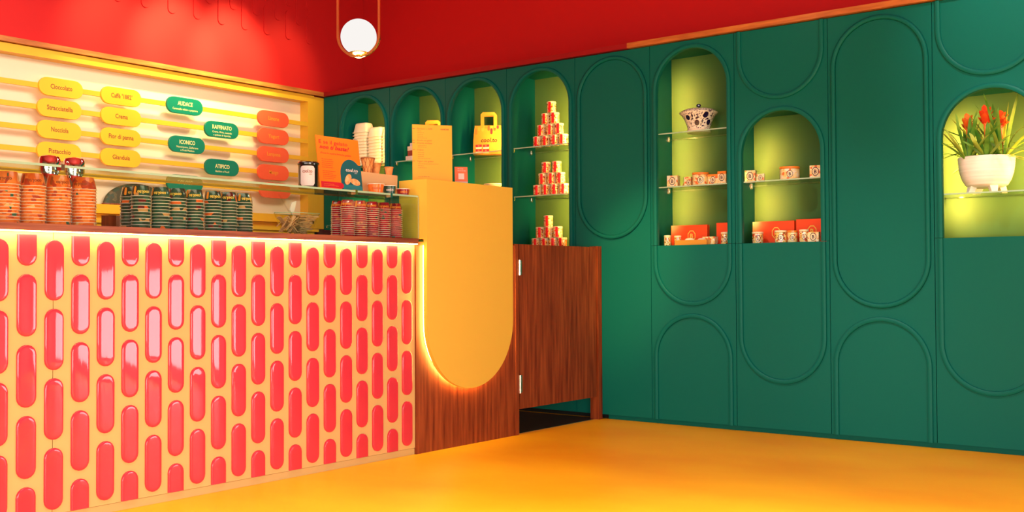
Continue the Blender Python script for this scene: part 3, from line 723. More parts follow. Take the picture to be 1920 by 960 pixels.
# orange poster
po = thing('counter_poster', 'orange upright poster with teal arch print standing on the glass case', 'poster', (2.775, -2.39, ZTG))
Ny = Vector((0, 1, 0)); LZ = Vector((-.040, 0, .292)); LZn = LZ.normalized(); NP = Ny.cross(LZn).normalized()
def onp(mbx): return mbx
W2 = .155; Hh = .292
def ppt(a, b, off=0): return Vector((0, 0, .001)) + Ny * a + LZn * b + NP * off
obj('sheet', MB().loft([[ppt(a, b, o_) for a, b in ((-W2, 0), (W2, 0), (W2, Hh), (-W2, Hh))] for o_ in (-.003, 0)], smooth=False), M['orangec'], po, world=False)
def pprint(name, outl, mt, off=.0006, lab=None):
    return obj(name, MB().loft([[ppt(a, b, .0001) for a, b in outl], [ppt(a, b, off) for a, b in outl]], smooth=False), mt, po, world=False, label=lab)
r0 = .083; ac = W2 - r0
arc_pts = [(W2, 0)] + [(W2, .110 + math.sqrt(max(0, r0 ** 2 - (W2 - .03 + .0 - W2) ** 2)) * 0 + .0)] * 0
archo = [(.0, .0), (W2, .0), (W2, .150)] + [(.078 + .078 * math.cos(t), .092 + .085 * math.sin(t)) for t in [0.75 + (PI - .75) * i / 14 for i in range(15)]]
pprint('arch_print', archo, M['teal'])
pprint('plinth_print', [(.012, .001), (W2 - .001, .001), (W2 - .001, .032), (.10, .040), (.06, .036), (.03, .042), (.012, .036)], M['teal2'], .0010)
def ell(cx, cy, a, b, rot, n=16): return [(cx + a * math.cos(t) * math.cos(rot) - b * math.sin(t) * math.sin(rot), cy + a * math.cos(t) * math.sin(rot) + b * math.sin(t) * math.cos(rot)) for t in [2 * PI * i / n for i in range(n)]]
pprint('brioche_print', ell(.052, .066, .034, .020, .95), M['bread'], .0014)
pprint('brioche_print', ell(.104, .054, .036, .018, -.2), M['bread'], .0012)
pprint('red_band', [(-.145, .012), (.0, .012), (.012, .018), (.016, .028), (.012, .038), (.0, .044), (-.145, .044)], M['inkred'], .0012)
def ptext(s, x, b, size, wd, mt, align='l', bold=.012, shear=0):
    obj('lettering', text_mb(s, ppt(x, b, .0016), Ny, LZn, size, wd, align, bold, shear), mt, po, world=False)
ptext('E se il gelato', -.135, .250, .030, .205, M['inkred'], bold=.0)
ptext('non ti basta?', -.135, .222, .030, .215, M['inkred'], bold=.02, shear=.35)
ptext('Prova la nostra brioche gelato', -.132, .194, .015, .222, M['inkred'], bold=.0, shear=.35)
ptext('cool.to', .040, .110, .026, .090, M['label'], bold=.02)
ptext('gelato', .104, .101, .007, .020, M['label'])
def textlines(name, rows_, x, wds, mt, place, parent, h=.0022):
    mb = MB()
    for b, wd in zip(rows_, wds):
        q = x
        while q < x + wd:
            l = random.uniform(.006, .013)
            mb.add([place(q, b), place(q + l, b), place(q + l, b + h), place(q, b + h)], [(0, 1, 2, 3)]); q += l + .0025
    obj(name, mb, mt, parent, world=False)
textlines('small_print', [.164, .153, .142, .131, .120], -.128, [.075, .085, .08, .07, .08], M['inkred'], lambda a, b: ppt(a, b, .0012), po)
textlines('small_print', [.100, .090, .080, .070, .060], -.128, [.085, .075, .085, .08, .07], M['inkred'], lambda a, b: ppt(a, b, .0012), po)
textlines('small_print', [.030, .022], -.128, [.07, .10], M['peach'], lambda a, b: ppt(a, b, .0018), po, .0015)
obj('foot', MB().box((-.03, -.1, 0), (.006, .1, .003)), M['acryl'], po, world=False)

# cone holder
ch = thing('cone_holder', 'pale frosted acrylic cone stand holding three wafer cones', 'cone stand', (2.70, -2.075, ZTG))
def tilt(y, z): return y
pf = [(-.150, 0.0), (.150, 0.0), (.158, .118), (-.158, .124)]
obj('front_panel', MB().loft([[Vector((x + z * -.02, y, z)) for y, z in pf] for x in (.030, .033)], smooth=False), M['frost'], ch, world=False)
obj('top_panel', MB().box((-.055, -.158, .118), (.028, .158, .121)), M['frost'], ch, world=False)
obj('back_panel', MB().box((-.058, -.15, 0), (-.055, .15, .118)), M['frost'], ch, world=False)
def cone(y, ztop, Rt, L, waff, label, idx):
    c = thing('ice_cream_cone', label, 'cone', (2.675, y, ztop - L + .0))
    n = 24
    obj('wafer', MB().lathe([(.006, 0), (Rt, L), (Rt - .003, L), (.004, .006)], n=n, caps=False), M['cone'], c, world=False)
    mb = MB()
    for s in (1, -1):
        for q in range(8 if waff else 0):
            pts = []
            for i in range(9):
                t = .25 + .75 * i / 8; rr = (.006 + (Rt - .006) * t) + .0006; a = q * 2 * PI / 8 + s * t * 1.5; pts.append((rr * math.cos(a), rr * math.sin(a), L * t))
            mb.tube(pts, .0011, 4)
    mb.lathe([(Rt, L - .004), (Rt + .0015, L - .002), (Rt, L + .0005)], n=n, caps=False)
    obj('ridges', mb, M['conel'] if waff else M['cone'], c, world=False)
cone(-2.100, 1.672, .0400, .155, True, 'large waffle-pattern cone at the left of the cone stand', 0)
cone(-2.0156 - .02, 1.649, .0300, .130, False, 'medium wafer cone in the middle of the cone stand', 1)
cone(-1.930, 1.634, .0260, .105, False, 'small wafer cone at the right of the cone stand', 2)

def show_cup(y, R, h, mt, tmt, label, x=2.815):
    c = thing('paper_cup', label, 'cup', (x, y, ZTG), group='paper cups in front of the cone stand')
    lath('wall', [(R * .82, 0), (R * .985, h - .002), (R * .93, h - .002), (R * .78, .003)], mt, c)
    lath('rim', [(R - .002, h - .004), (R + .0015, h - .004), (R + .002, h - .001), (R - .002, h)], M['rim'], c)
    a = math.atan2(-6.3882 - y, 7.0375 - x)
    cyl_text('cool.to', R * .82, R * .985, h, h * .36, a + .12, h * .42, tmt, c, width=R * 1.15, bold=.025)
show_cup(-2.1806 + .004, .0465, .050, M['ocupp'], M['ink'], 'orange gelato cup standing on the glass case before the cone stand')
show_cup(-2.0700, .0390, .047, M['gcupp'], M['label'], 'dark green gelato cup between the orange and the wine red one')
show_cup(-1.960, .0385, .037, M['wcupp'], M['peach'], 'wine red gelato cup at the right end of the glass case')

# ============================================================ ON THE TILL BLOCK
U = Vector((.588, .809, 0)); NN = Vector((.809, -.588, 0))
def easel(name, label, cat, loc, wd, ht, lean, mt, foot=True):
    t = thing(name, label, cat, loc); V = (Z - NN * lean).normalized()
    pt = lambda a, b, o_=0: U * a + V * b + NN * o_
    obj('sheet', MB().loft([[pt(a, b, o_) for a, b in ((-wd / 2, 0), (wd / 2, 0), (wd / 2, ht), (-wd / 2, ht))] for o_ in (-.002, 0)], smooth=False), mt, t, world=False)
    if foot: obj('foot', MB().add([pt(-wd / 2 * .8, 0, -.002), pt(wd / 2 * .8, 0, -.002), pt(wd / 2 * .8, 0, -.045), pt(-wd / 2 * .8, 0, -.045), pt(-wd / 2 * .8, .003, -.002), pt(wd / 2 * .8, .003, -.002), pt(wd / 2 * .8, .003, -.045), pt(-wd / 2 * .8, .003, -.045)], [(0, 1, 2, 3), (4, 5, 6, 7), (0, 1, 5, 4), (2, 3, 7, 6), (1, 2, 6, 5), (0, 3, 7, 4)]), M['acryl'], t, world=False)
    return t, pt, V
mc, mpt, MV = easel('menu_card', 'tall amber menu card standing on top of the till block', 'menu', (2.80, -1.694, 1.5562), .238, .338, .03, M['card'])
def mtext(s, x, b, size, wd, mt=None, shear=0, bold=.0, align='l'):
    obj('lettering', text_mb(s, mpt(x, b, .0006), U, MV, size, wd, align, bold, shear), mt or M['ink'], mc, world=False)
mtext('cool.to', .050, .310, .015, .050, bold=.03)
for s, b, wd, sh in (('Espresso e Caffè', .310, .092, .3), ('Brioche con gelato', .241, .090, .3), ('Granita siciliana', .225, .090, .3), ('Crêpes', .185, .040, .3), ('Yogurt con gelato', .118, .098, .3)):
    mtext(s, -.092, b, .0125, wd, shear=sh)
    obj('tick', MB().add([mpt(-.118, b + .003, .0006), mpt(-.104, b + .003, .0006), mpt(-.104, b + .0055, .0006), mpt(-.118, b + .0055, .0006)], [(0, 1, 2, 3)]), M['inkred'], mc, world=False)
mp2 = lambda a, b: mpt(a, b, .0006)
textlines('small_print', [.299, .289, .279, .269, .258], -.088, [.025, .03, .028, .032, .05], M['ink'], mp2, mc, .0016)
textlines('small_print', [.214, .204], -.086, [.048, .045], M['ink'], mp2, mc, .0016)
textlines('small_print', [.172, .160, .149, .138], -.086, [.03, .032, .034, .075], M['ink'], mp2, mc, .0016)
textlines('small_print', [.106, .094, .082, .030], -.086, [.12, .035, .05, .06], M['ink'], mp2, mc, .0016)
qc, qpt, QV = easel('table_sign', 'small coral sign card leaning on the till block right of the menu card', 'sign', (2.80, -1.4340, 1.5562), .080, .112, .10, M['salmon'])
obj('white_foot_band', MB().loft([[qpt(a, b, o_) for a, b in ((-.04, 0), (.04, 0), (.04, .022), (-.04, .022))] for o_ in (.0002, .0008)], smooth=False), M['label'], qc, world=False)
obj('white_square', MB().loft([[qpt(a, b, o_) for a, b in ((-.018, .036), (.018, .036), (.018, .072), (-.018, .072))] for o_ in (.0002, .0008)], smooth=False), M['rim'], qc, world=False)
textlines('small_print', [.098, .086], -.022, [.03, .045], M['rim'], lambda a, b: qpt(a, b, .0008), qc, .003)

# ============================================================ PENDANTS
def pendant(loc, label, rz, watts):
    p = thing('pendant_lamp', label, 'lamp', loc, rz, 'globe pendants')
    R = .112; L = RZ - loc[2] - .13
    pts = [(-R, 0, L)] + [(R * math.cos(a), 0, R * math.sin(a)) for a in [PI + PI * i / 20 for i in range(21)]] + [(R, 0, L)]
    pts += [(R * math.cos(a), 0, L + R * math.sin(a)) for a in [PI * i / 20 for i in range(1, 20)]]
    mb = MB(); prof = [(-.006, -.009), (.006, -.009), (.006, .009), (-.006, .009)]; rings = []
    N = len(pts)
    for i, q in enumerate(pts):
        q = Vector(q); t = (Vector(pts[(i + 1) % N]) - Vector(pts[i - 1])).normalized(); nrm = Vector((-t.z, 0, t.x))
        rings.append([q + nrm * a + Y * b for a, b in prof])
    rings.append(rings[0]); mb.loft(rings, smooth=False, caps=(False, False))
    obj('brass_loop', mb, M['brass'], p, world=False)
    cz = -.008
    obj('globe', MB().lathe([(.095 * math.cos(a), .095 * math.sin(a) + cz) for a in [-PI / 2 + PI * i / 24 for i in range(25)]], n=40, caps=False), M['globe'], p, world=False)
    obj('cup', MB().lathe([(.050, cz - .083), (.046, cz - .088), (.020, cz - .1005), (.009, cz - .103), (.010, -.116), (.020, -.118), (.001, -.121)], n=24), M['brass'], p, world=False)
    obj('cord', MB().tube([(0, 0, L + R), (0, 0, RZ - loc[2])], .003, 6), M['black'], p, world=False)
    d = bpy.data.lights.new('globe_light', 'POINT'); d.energy = watts; d.color = (1, .86, .66); d.shadow_soft_size = .1
    l = bpy.data.objects.new('globe_light', d); COL.objects.link(l); l.parent = p; l.location = (0, 0, -.135)
pendant((2.925, -2.411, 2.276), 'brass loop pendant with a glowing white globe above the counter', math.radians(30), 6)
pendant((4.25, -.52, 2.86), 'second globe pendant hung higher by the green cabinets, out of view above', 0, 1)

# ============================================================ NICHE CONTENTS
SH1, SH2, FL = 1.9742, 1.6092, ZD + .0005
# takeaway tubs
def tub_mesh():
    def ring(wx, wy_, z, r):
        return [Vector((a, b, z)) for a, b in [(q[0], q[1]) for q in rrect(wx, wy_, r, 3)]]
    return mesh('takeaway_tub', MB().loft([ring(.172, .122, 0, .02), ring(.178, .128, .003, .022), ring(.176, .126, .006, .02), ring(.160, .112, .009, .02), ring(.136, .088, .078, .020), ring(.116, .070, .087, .016)], smooth=True), M['cream'])
tbm = tub_mesh()
for si, (x, y, n, nm) in enumerate(((.335, .155, 12, 'left'), (.515, .150, 10, 'middle'), (.685, .150, 10, 'right'))):
    for k in range(n):
        o = bpy.data.objects.new('takeaway_tub', tbm); COL.objects.link(o); o.location = (x + random.uniform(-.002, .002), y + random.uniform(-.002, .002), (1.9635 + .0262 * k)); o.rotation_euler = (0, 0, random.uniform(-.03, .03) + (.06 if k == n - 1 and si == 0 else 0))
        p = n - 1 - k; pos = 'topmost' if p == 0 else ('lowest' if k == 0 else ordn(p) + ' from top')
        setp(o, 'cream takeaway tub, upturned, %s of the %s stack in the corner niche' % (pos, nm), 'tub', 'takeaway tubs in the corner niche')
# paper bags
def bag(loc, label):
    b = thing('paper_bag', label, 'bag', loc, math.radians(33), 'amber paper bags')
    w2, d2, H = .115, .045, .232
    obj('body', MB().loft([[Vector((-w2, -d2, 0)), Vector((w2, -d2, 0)), Vector((w2, d2, 0)), Vector((-w2, d2, 0))], [Vector((-w2 * .98, -d2 * .9, H * .5)), Vector((w2 * .98, -d2 * .9, H * .5)), Vector((w2 * .98, d2 * .9, H * .5)), Vector((-w2 * .98, d2 * .9, H * .5))], [Vector((-w2 * .9, -d2 * .55, H)), Vector((w2 * .94, -d2 * .55, H)), Vector((w2 * .94, d2 * .55, H)), Vector((-w2 * .9, d2 * .55, H))]], smooth=False, caps=(True, False)), M['bag'], b, world=False)
    for yy in (-d2 * .62, d2 * .5):
        hp = [(-.055, H - .02), (-.055, H + .085), (-.040, H + .105), (.050, H + .105), (.068, H + .085), (.068, H - .02), (.048, H - .02), (.048, H + .078), (-.034, H + .078), (-.034, H - .02)]
        mb = MB(); outer = hp
        segs = [((-.055, H - .02), (-.034, H - .02), (-.034, H + .078), (-.055, H + .088)), ((-.055, H + .088), (-.034, H + .078), (-.034, H + .078), (-.038, H + .105)), ((-.038, H + .105), (-.034, H + .078), (.048, H + .078), (.052, H + .105)), ((.052, H + .105), (.048, H + .078), (.048, H + .078), (.069, H + .088)), ((.069, H + .088), (.048, H + .078), (.048, H - .02), (.069, H - .02))]
        for sg_ in segs: mb.loft([[Vector((a, yy + o_, z)) for a, z in sg_] for o_ in (-.001, .001)], smooth=False)
        obj('handle', mb, M['bag'], b, world=False)
    def fr(a, z, off=.0015):   # front face point
        t = z / H; d = d2 * (1 - .2 * t) if t < .5 else d2 * (.9 - .7 * (t - .5)); return Vector((a, -d - off, z))
    cols = [M['orangec'], M['inkred'], M['orangec'], M['inkred'], M['peach'], M['plum'], M['orangec'], M['ink']]
    k = 0
    for cx_, cz_, hh, mk in ((-.092, .180, .044, 'orangec'), (-.070, .205, .03, 'peach'), (-.040, .206, .045, 'peach'), (-.014, .220, .026, 'orangec'), (.008, .212, .044, 'giftred'), (.030, .222, .022, 'peach'), (.030, .186, .048, 'plum'), (.055, .210, .044, 'giftred'), (.080, .218, .030, 'plum'), (.100, .21, .02, 'orangec')):
        pts = capsule(.019, hh, 5); obj('printed_capsule', MB().add([fr(cx_ + a, min(cz_ + c_, H - .001)) for a, c_ in pts], [tuple(range(len(pts)))]), M[mk], b, world=False)
    t_ = text_mb('cool.to', (0, 0, 0), X, Z, .050, .130, 'c', .02, .2)
    t_.v = [fr(p.x + .012, p.z + .098, .002) for p in t_.v]; obj('lettering', t_, M['dark'], b, world=False)
    for ax in (-.070, -.012):
        for az in (.066, .030):
            obj('printed_cup', MB().add([fr(ax - .026, az + .012), fr(ax + .026, az + .014), fr(ax + .024, az - .006), fr(ax - .024, az - .008)], [(0, 1, 2, 3)]), M['wcupp'], b, world=False)
            obj('printed_cup_base', MB().add([fr(ax - .024, az - .008), fr(ax + .024, az - .006), fr(ax + .022, az - .020), fr(ax - .022, az - .020)], [(0, 1, 2, 3)]), M['cream'], b, world=False)
            obj('printed_cup_dot', MB().add([fr(ax - .008, az + .010, .0022), fr(ax + .006, az + .010, .0022), fr(ax + .006, az - .004, .0022), fr(ax - .008, az - .004, .0022)], [(0, 1, 2, 3)]), M['coral'], b, world=False)
bag((1.655, .232, 1.9722), 'amber paper bag with printed cups, fully visible right of the menu card')
bag((1.062, .232, 1.9642), 'amber paper bag mostly hidden behind the menu card, handle showing')
# little stack left of the menu card
bb = single('gift_carton', MB().box((-.035, -.03, 0), (.035, .03, .040)), M['white'], 'white carton, lowest of the little stack left of the menu card', 'carton', (.945, .10, 1.9637))
bb = single('gift_carton', MB().box((-.028, -.024, 0), (.028, .024, .045)), M['wcupp'], 'wine red carton in the middle of the little stack left of the menu card', 'carton', (.955, .10, 2.0040))
bb = single('gift_carton', MB().box((-.028, -.022, 0), (.028, .022, .035)), M['cream'], 'cream carton, third up in the little stack left of the menu card', 'carton', (.950, .10, 2.0493))
bb = single('gift_carton', MB().box((-.018, -.018, 0), (.018, .018, .026)), M['label'], 'pale grey carton at the very top of the little stack left of the menu card', 'carton', (.965, .10, 2.0846))
ds = thing('shallow_dish', 'shallow cream and orange dish low behind the right end of the till block', 'dish', (1.76, .17, 1.66))
ds.location = (1.78, .15, FL)
lath('dish', [(.05, 0), (.055, .01), (.04, .36), (.045, .50)], M['acryl'], ds); lath('top', [(.05, .502), (.082, .515), (.080, .520), (.04, .512)], M['cream'], ds)
# jars
jar_body = mesh('jar', MB().lathe([(.032, 0), (.0355, .004), (.0355, .062), (.032, .068)], n=20), M['jar'])
jar_lid = mesh('lid', MB().lathe([(.0345, .0682), (.0355, .070), (.0355, .081), (.033, .0835)], n=20), M['lid'])
jar_band = mesh('label_band', wrap([(-.010, -.033), (.010, -.033), (.010, .042), (-.010, .042)], .036, .037, 0, .0005, 5), M['jarlab'])
jar_stripe = mesh('label_stripe', wrap([(-.0035, -.034), (.0035, -.034), (.0035, .034), (-.0035, .034)], .036, .034, 0, .0007, 2), M['lid'])
def small_jar(x, y, z, label, group, an0):
    o = bpy.data.objects.new('candied_fruit_jar', jar_body); COL.objects.link(o); o.location = (x, y, z); o.rotation_euler = (0, 0, an0 + random.uniform(-.18, .18)); setp(o, label, 'jar', group)
    for nm, me, rz in (('lid', jar_lid, 0), ('label_band', jar_band, -.35), ('label_stripe', jar_stripe, .55)):
        c = bpy.data.objects.new(nm, me); COL.objects.link(c); c.parent = o; c.rotation_euler = (0, 0, rz)
AJ = math.atan2(-6.5, 4.7)
NTH = ['leftmost', 'second from left', 'third from left', 'fourth from left']
for pn, z0, rws in (('upper', SH1, [(2.222, 4), (2.262, 3), (2.302, 2), (2.352, 1)]), ('middle', SH2, [(2.222, 4), (2.272, 3), (2.300, 2)]), ('bottom', FL, [(2.205, 4), (2.245, 3), (2.318, 1)])):
    for ri, (x0, n) in enumerate(rws):
        for k in range(n):
            pt_ = .080 if not (pn == 'middle' and ri == 2) else .098
            small_jar(x0 + pt_ * k, .125, z0 + .0838 * ri, 'small jar, %s in the %s row of the %s jar pyramid' % (NTH[k] if n > 1 else 'single one', ['lowest', 'second lowest', 'third lowest' if n > 1 and len(rws) > 3 else 'top', 'top'][ri], pn), 'jars of the %s pyramid' % pn, AJ)
# emblem: octagon and letter
def emblem(parent, fn, s, mt, nm='emblem', oct_=True, fill=None):
    mb = MB(); n = 8
    R1, R2 = s, s * .84
    o1 = [(R1 * math.cos(PI / 8 + k * PI / 4) * .88, R1 * math.sin(PI / 8 + k * PI / 4) * 1.1) for k in range(n)]; o2 = [(a * .84, b * .84) for a, b in o1]
    if fill: obj('emblem_ground', MB().add([fn(a, b, .0006) for a, b in o1], [tuple(range(n))]), fill, parent, world=False)
    mb.add([fn(a, b, .001) for a, b in o1 + o2], [(k, (k + 1) % n, n + (k + 1) % n, n + k) for k in range(n)])
    vs, fs, W = text_raw('B', .02, 0); k_ = s * 1.25
    mb.add([fn((x - W / 2) * k_, (y - .36) * k_, .001) for x, y in vs], fs)
    obj(nm, mb, mt, parent, world=False)
def gbox(x, y, z, wd, dp, ht, mt, name, label, cat, group=None, rz=0, em=None, lidm=None):
    t = thing(name, label, cat, (x, y, z), rz, group)
    obj('body', MB().box((-wd / 2, -dp / 2, 0), (wd / 2, dp / 2, ht)), mt, t, world=False)
    if lidm: obj('lid', MB().box((-wd / 2 - .001, -dp / 2 - .001, ht * .80), (wd / 2 + .001, dp / 2 + .001, ht + .001)), lidm, t, world=False)
    if em: emblem(t, lambda a, b, o_: Vector((a + em[1], -dp / 2 - o_ - (.001 if lidm else 0), b + em[2])), em[0], em[3], fill=em[4] if len(em) > 4 else None)
    return t
def rjar(x, y, z, R, h, label, group, big=False, lid='lid', rz=AJ):
    t = thing('sweets_jar', label, 'jar', (x, y, z), rz, group)
    lath('body', [(R * .92, 0), (R, .004), (R, h * .8), (R * .9, h * .83)], M['sweets'] if big else M['jar'], t, n=24)
    lath('lid', [(R * 1.0, h * .835), (R * 1.04, h * .85), (R * 1.04, h * .98), (R * .96, h)], M[lid], t, n=24)
    s = min(R * .62, h * .26)
    emblem(t, lambda a, b, o_: Vector(((R + o_) * math.cos(a / R - .2), (R + o_) * math.sin(a / R - .2), h * .42 + b)), s, M['cobalt'], fill=M['lid'])
    return t
EB = M['cobalt']; LG = M['goldp']
# cabinet with the porcelain pot: shelves
pot = thing('porcelain_pot', 'cream and dark blue patterned lidded porcelain pot on the top glass shelf', 'pot', (3.548, .185, SH1))
lath('foot', [(.070, 0), (.082, .002), (.080, .020), (.076, .026)], M['porcw'], pot, n=40)
lath('body', [(.076, .026), (.080, .045), (.094, .085), (.112, .118), (.131, .135), (.133, .140), (.128, .143)], M['porc'], pot, n=40)
lath('lid', [(.126, .1435), (.118, .152), (.095, .163), (.050, .172), (.001, .174)], M['porc'], pot, n=40)
lath('knob', [(.008, .1745), (.010, .180), (.016, .186), (.017, .193), (.012, .200), (.001, .203)], M['cobalt'], pot, n=20)
ap = math.atan2(-6.3882 - .185, 7.0375 - 3.548)
for da, zc, s, kd in ((-.15, .062, .019, 'o'), (.42, .112, .019, 'o'), (.80, .066, .019, 'o'), (-.78, .100, .017, 'o'), (-.42, .110, .017, 'l'), (-.10, .095, .017, 'm'), (.25, .072, .015, 'l'), (.62, .088, .013, 'm'), (-.62, .060, .012, 'l'), (.9, .11, .014, 'l'), (.30, .042, .012, 'm'), (-.48, .088, .012, 'm')):
    def PR(z): 
        pr = [(.076, .026), (.080, .045), (.094, .085), (.112, .118), (.131, .135)]
        for (r1, z1), (r2, z2) in zip(pr, pr[1:]):
            if z1 <= z <= z2: return r1 + (r2 - r1) * (z - z1) / (z2 - z1)
        return .131 if z > .1 else .076
    if kd == 'o': pts = [(s * math.cos(t), s * math.sin(t)) for t in [2 * PI * i / 16 for i in range(16)]]
    elif kd == 'l': pts = [(0, s), (s * .35, 0), (0, -s), (-s * .35, 0)]
    else: pts = [(s, s * .2), (0, s * .45), (-s, -s * .2), (0, -s * .45)]
    if kd == 'o':
        q = [(a * 1.22, b * 1.22) for a, b in pts]
        obj('painted_ring', MB().add([((PR(zc + b) + .0012) * math.cos(ap + da + a / .1), (PR(zc + b) + .0012) * math.sin(ap + da + a / .1), zc + b) for a, b in q], [tuple(range(len(q)))]), M['porcw'], pot, world=False)
    obj('painted_motif', MB().add([((PR(zc + b) + .002) * math.cos(ap + da + a / .1), (PR(zc + b) + .002) * math.sin(ap + da + a / .1), zc + b) for a, b in pts], [tuple(range(len(pts)))]), M['cobalt'], pot, world=False)
SW = M['sweets']
G6 = 'sweets on the middle shelf below the porcelain pot'
gbox(3.385, .12, SH2, .075, .06, .080, SW, 'sweets_box', 'small patterned box alone at the left of the shelf under the porcelain pot', 'box', G6, .2, (.026, 0, .042, EB, M['lid']))
t = thing('paper_cone', 'tiny golden paper cone lying right of the lone patterned box', 'sweet', (3.455, .15, SH2), group=None)
obj('body', MB().lathe([(.022, 0), (.001, .045)], n=12), M['goldbox'], t, world=False); obj('tip', MB().lathe([(.003, .040), (.001, .048)], n=8), M['olid'], t, world=False)
gbox(3.497, .13, SH2, .050, .05, .065, SW, 'sweets_box', 'small patterned box just left of the wide orange-lidded jar', 'box', G6, .1, (.017, .008, .026, EB, M['lid']))
rjar(3.588, .13, SH2, .056, .090, 'wide jar with orange lid in the middle of the shelf under the pot', G6, True, 'olid')
gbox(3.690, .13, SH2, .075, .05, .070, SW, 'sweets_box', 'patterned box just right of the wide orange-lidded jar', 'box', G6, .05, (.022, 0, .034, EB, M['lid']), M['olid'])
gbox(3.762, .12, SH2, .060, .05, .085, SW, 'sweets_box', 'tallest patterned box at the right end of the shelf under the pot', 'box', G6, .0, (.024, 0, .046, EB, M['lid']), M['olid'])
G6b = 'boxes and jars at the bottom of the porcelain pot niche'
def giftbox(x, y, wd, ht, label, ex, grp, lean=.0):
    t = thing('gift_box', label, 'box', (x, y, FL), 0, grp)
    obj('body', MB().box((-wd / 2, -.012, 0), (wd / 2, .02, ht)), M['giftred'], t, world=False)
    obj('lid', MB().box((-wd / 2 - .001, -.016, -.0), (wd / 2 + .001, -.006, ht + .001)), M['giftred'], t, world=False)
    emblem(t, lambda a, b, o_: Vector((a + ex, -.016 - o_, b + ht * .48)), .036, M['gold'])
    return t
giftbox(3.466, .20, .275, .140, 'wide vermilion gift box with gold emblem at the left below the pot', .02, 'vermilion gift boxes')
giftbox(3.765, .20, .180, .148, 'vermilion gift box behind the small jar, right side below the pot', .05, 'vermilion gift boxes')
rjar(3.345, .10, FL, .0235, .072, 'slim jar with white lid at the far left below the pot', 'slim white-lidded jars')
rjar(3.425, .10, FL, .0235, .068, 'slim jar with white lid in front of the wide vermilion box', 'slim white-lidded jars')
rjar(3.780, .10, FL, .0270, .082, 'tall slim jar at the right before the vermilion box below the pot', 'slim white-lidded jars')
t = gbox(3.553, .07, FL, .240, .05, .034, M['goldbox'], 'sweets_tray', 'long low gold tray of sweets at the front below the pot', 'tray', None, .0)
obj('pastry', MB().lathe([(.034, .034), (.026, .044), (.001, .050)], (-.02, 0, 0), 16).lathe([(.03, .034), (.02, .042), (.001, .046)], (.07, 0, 0), 16), M['cream'], t, world=False)
gbox(3.655, .13, FL, .09, .05, .055, M['sweets'], 'sweets_box', 'flat patterned box standing behind the low gold tray', 'box', None, .0)
# short niche
G7 = 'sweets on the shelf of the short niche'
gbox(3.958, .12, SH2, .068, .055, .078, SW, 'sweets_box', 'pale patterned box at the left end of the short niche shelf', 'box', G7, .25, (.026, 0, .040, EB, M['lid']))
gbox(4.028, .12, SH2, .050, .04, .052, SW, 'sweets_box', 'smallest patterned box beside the pale box in the short niche', 'box', G7, .3, (.016, 0, .026, EB, M['lid']))
rjar(4.222, .13, SH2, .062, .086, 'wide jar with orange lid in the middle of the short niche shelf', G7, True, 'olid')
gbox(4.412, .12, SH2, .090, .05, .080, SW, 'sweets_box', 'pale patterned box at the right end of the short niche shelf', 'box', G7, .2, (.026, -.01, .042, EB, M['lid']))
giftbox(4.082, .20, .285, .144, 'wide vermilion gift box with gold emblem at the left of the short niche', .02, 'vermilion gift boxes')
giftbox(4.345, .20, .210, .150, 'vermilion gift box with gold emblem at the right of the short niche', .0, 'vermilion gift boxes')
rjar(4.012, .10, FL, .0350, .076, 'squat jar with white lid at the left floor of the short niche', 'slim white-lidded jars')
rjar(4.175, .09, FL, .0370, .080, 'white-lidded jar before the gap between the two red boxes, left of a pair', None)
rjar(4.245, .11, FL, .0320, .078, 'orange-lidded jar before the gap between the two red boxes, right of a pair', None, True, 'olid')
rjar(4.330, .09, FL, .0290, .080, 'slim jar with white lid before the right red box of the short niche', 'slim white-lidded jars')
gbox(4.400, .08, FL, .070, .04, .062, SW, 'sweets_box', 'small patterned box at the right floor corner of the short niche', 'box', None, .1, (.024, 0, .032, EB, M['lid']))

# ============================================================ BROMELIADS
pl = thing('planter', 'white ribbed ceramic bowl planter on short legs in the right-hand niche', 'planter', (5.398, .175, 1.4655))
prof = [(.02, .030), (.085, .032), (.112, .045), (.130, .075), (.143, .115), (.150, .160), (.153, .205), (.149, .208), (.145, .195), (.140, .180)]
fine = []
for (r1, z1), (r2, z2) in zip(prof, prof[1:]):
    n_ = 8 if z1 >= .045 and z2 <= .206 else 1
    for i in range(n_):
        t = i / n_; fine.append((r1 + (r2 - r1) * t + (.0010 if (len(fine) % 2) else 0), z1 + (z2 - z1) * t))
fine.append(prof[-1])
lath('bowl', fine, M['planter'], pl, n=48)
lath('soil', [(.001, .182), (.138, .182)], M['soil'], pl, n=32)
for a in (-2.45, -.95, .7, 2.4):
    ca, sa = math.cos(a), math.sin(a); mb = MB()
    t1 = Vector((ca * .078, sa * .078, .045)); b1 = Vector((ca * .098, sa * .098, 0)); tv = Vector((-sa, ca, 0)) * .019; rv = Vector((ca, sa, 0)) * .016
    mb.loft([[b1 - tv * .8 - rv, b1 + tv * .8 - rv, b1 + tv * .8 + rv, b1 - tv * .8 + rv], [t1 - tv * 1.3 - rv, t1 + tv * 1.3 - rv, t1 + tv * 1.3 + rv * 1.4, t1 - tv * 1.3 + rv * 1.4]], smooth=False)
    obj('leg', mb, M['planter'], pl, world=False)
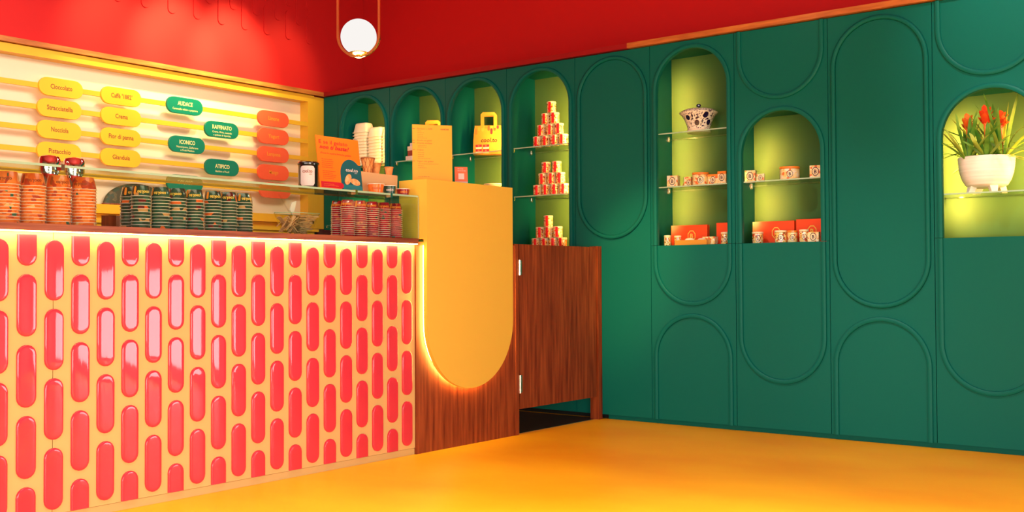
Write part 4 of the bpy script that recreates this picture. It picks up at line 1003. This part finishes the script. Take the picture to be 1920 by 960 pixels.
def leaf_mb(mb, base, az, L, wd, rise, droop, tw=0, n=9):
    d = Vector((math.cos(az), math.sin(az), 0)); s = Vector((-d.y, d.x, 0)); rows_ = []
    for i in range(n):
        t = i / (n - 1); w_ = wd * (1 - .15 * t) * math.sqrt(max(0, 1 - t ** 4)) * (.55 + .9 * min(t * 2.2, .5)) + .0006
        c = Vector(base) + d * (L * t * math.cos(rise) + L * droop * .35 * t * t) + Z * (L * math.sin(rise) * t - L * droop * t * t * .75)
        lift = w_ * .35
        rows_.append([c - s * w_ + Z * lift, c, c + s * w_ + Z * lift])
    vs = [p for r in rows_ for p in r]; fs = []
    for i in range(n - 1):
        for k in range(2): fs.append((i * 3 + k, i * 3 + k + 1, (i + 1) * 3 + k + 1, (i + 1) * 3 + k))
    mb.add(vs, fs, True)
def clampb(mb, loc):   # keep foliage inside the niche
    for p in mb.v:
        p.y = min(p.y + loc[1], .335) - loc[1]
        if p.z + loc[2] > 2.04: p.z = 2.04 - loc[2]
        p.y = max(p.y + loc[1], -.045) - loc[1]
        if p.y + loc[1] > .04: p.x = max(min(p.x + loc[0], 5.745), 5.125) - loc[0]
        else: p.x = max(min(p.x + loc[0], 5.715), 5.215) - loc[0]
def bromeliad(x, y, hh, label, mt, nleaf, seed, spr, fl=1.0):
    loc = (x, y, 1.649); random.seed(seed)
    t = thing('bromeliad', label, 'plant', loc, 0, 'bromeliads in the white planter')
    for k in range(nleaf):
        mb = MB(); az = k * 2.4 + random.uniform(-.35, .35); inner = k / nleaf
        leaf_mb(mb, (.015 * math.cos(az), .015 * math.sin(az), 0), az, random.uniform(.22, .34) * spr, random.uniform(.009, .014), 1.46 - .88 * inner + random.uniform(-.1, .1), (random.uniform(.1, .45) + .7 * inner) * (.3 if math.sin(az) < -.3 else 1), n=10)
        clampb(mb, loc); obj('leaf', mb, M['leaf'] if k % 3 else M['leafy'], t, world=False)
    st_ = MB().tube([(0, 0, 0), (.002, -.004, hh * .5), (.004, -.008, hh * .72)], .007, 8, radii=[.007, .009, .015]); obj('flower_stem', st_, M['bracto'], t, world=False)
    for k in range(18):
        mb = MB(); az = k * 2.4; q = k / 18; leaf_mb(mb, (.004, -.008, hh * (.60 + .16 * q)), az, (.060 + .014 * math.sin(k)) * fl, .019, 1.40 - .66 * (1 - q), .06, n=6)
        clampb(mb, loc); obj('bract', mb, mt, t, world=False)
    return t
bromeliad(5.325, .075, .275, 'orange-flowered bromeliad at the left of the white planter', M['bracto'], 22, 3, 1.0, 1.1)
bromeliad(5.420, .080, .315, 'red-flowered bromeliad, the tallest, in the middle of the white planter', M['bract'], 22, 5, 1.0, 1.25)
bromeliad(5.485, .16, .300, 'red bromeliad behind leaves at the right of the white planter', M['bract'], 24, 9, 1.35)
random.seed(11)
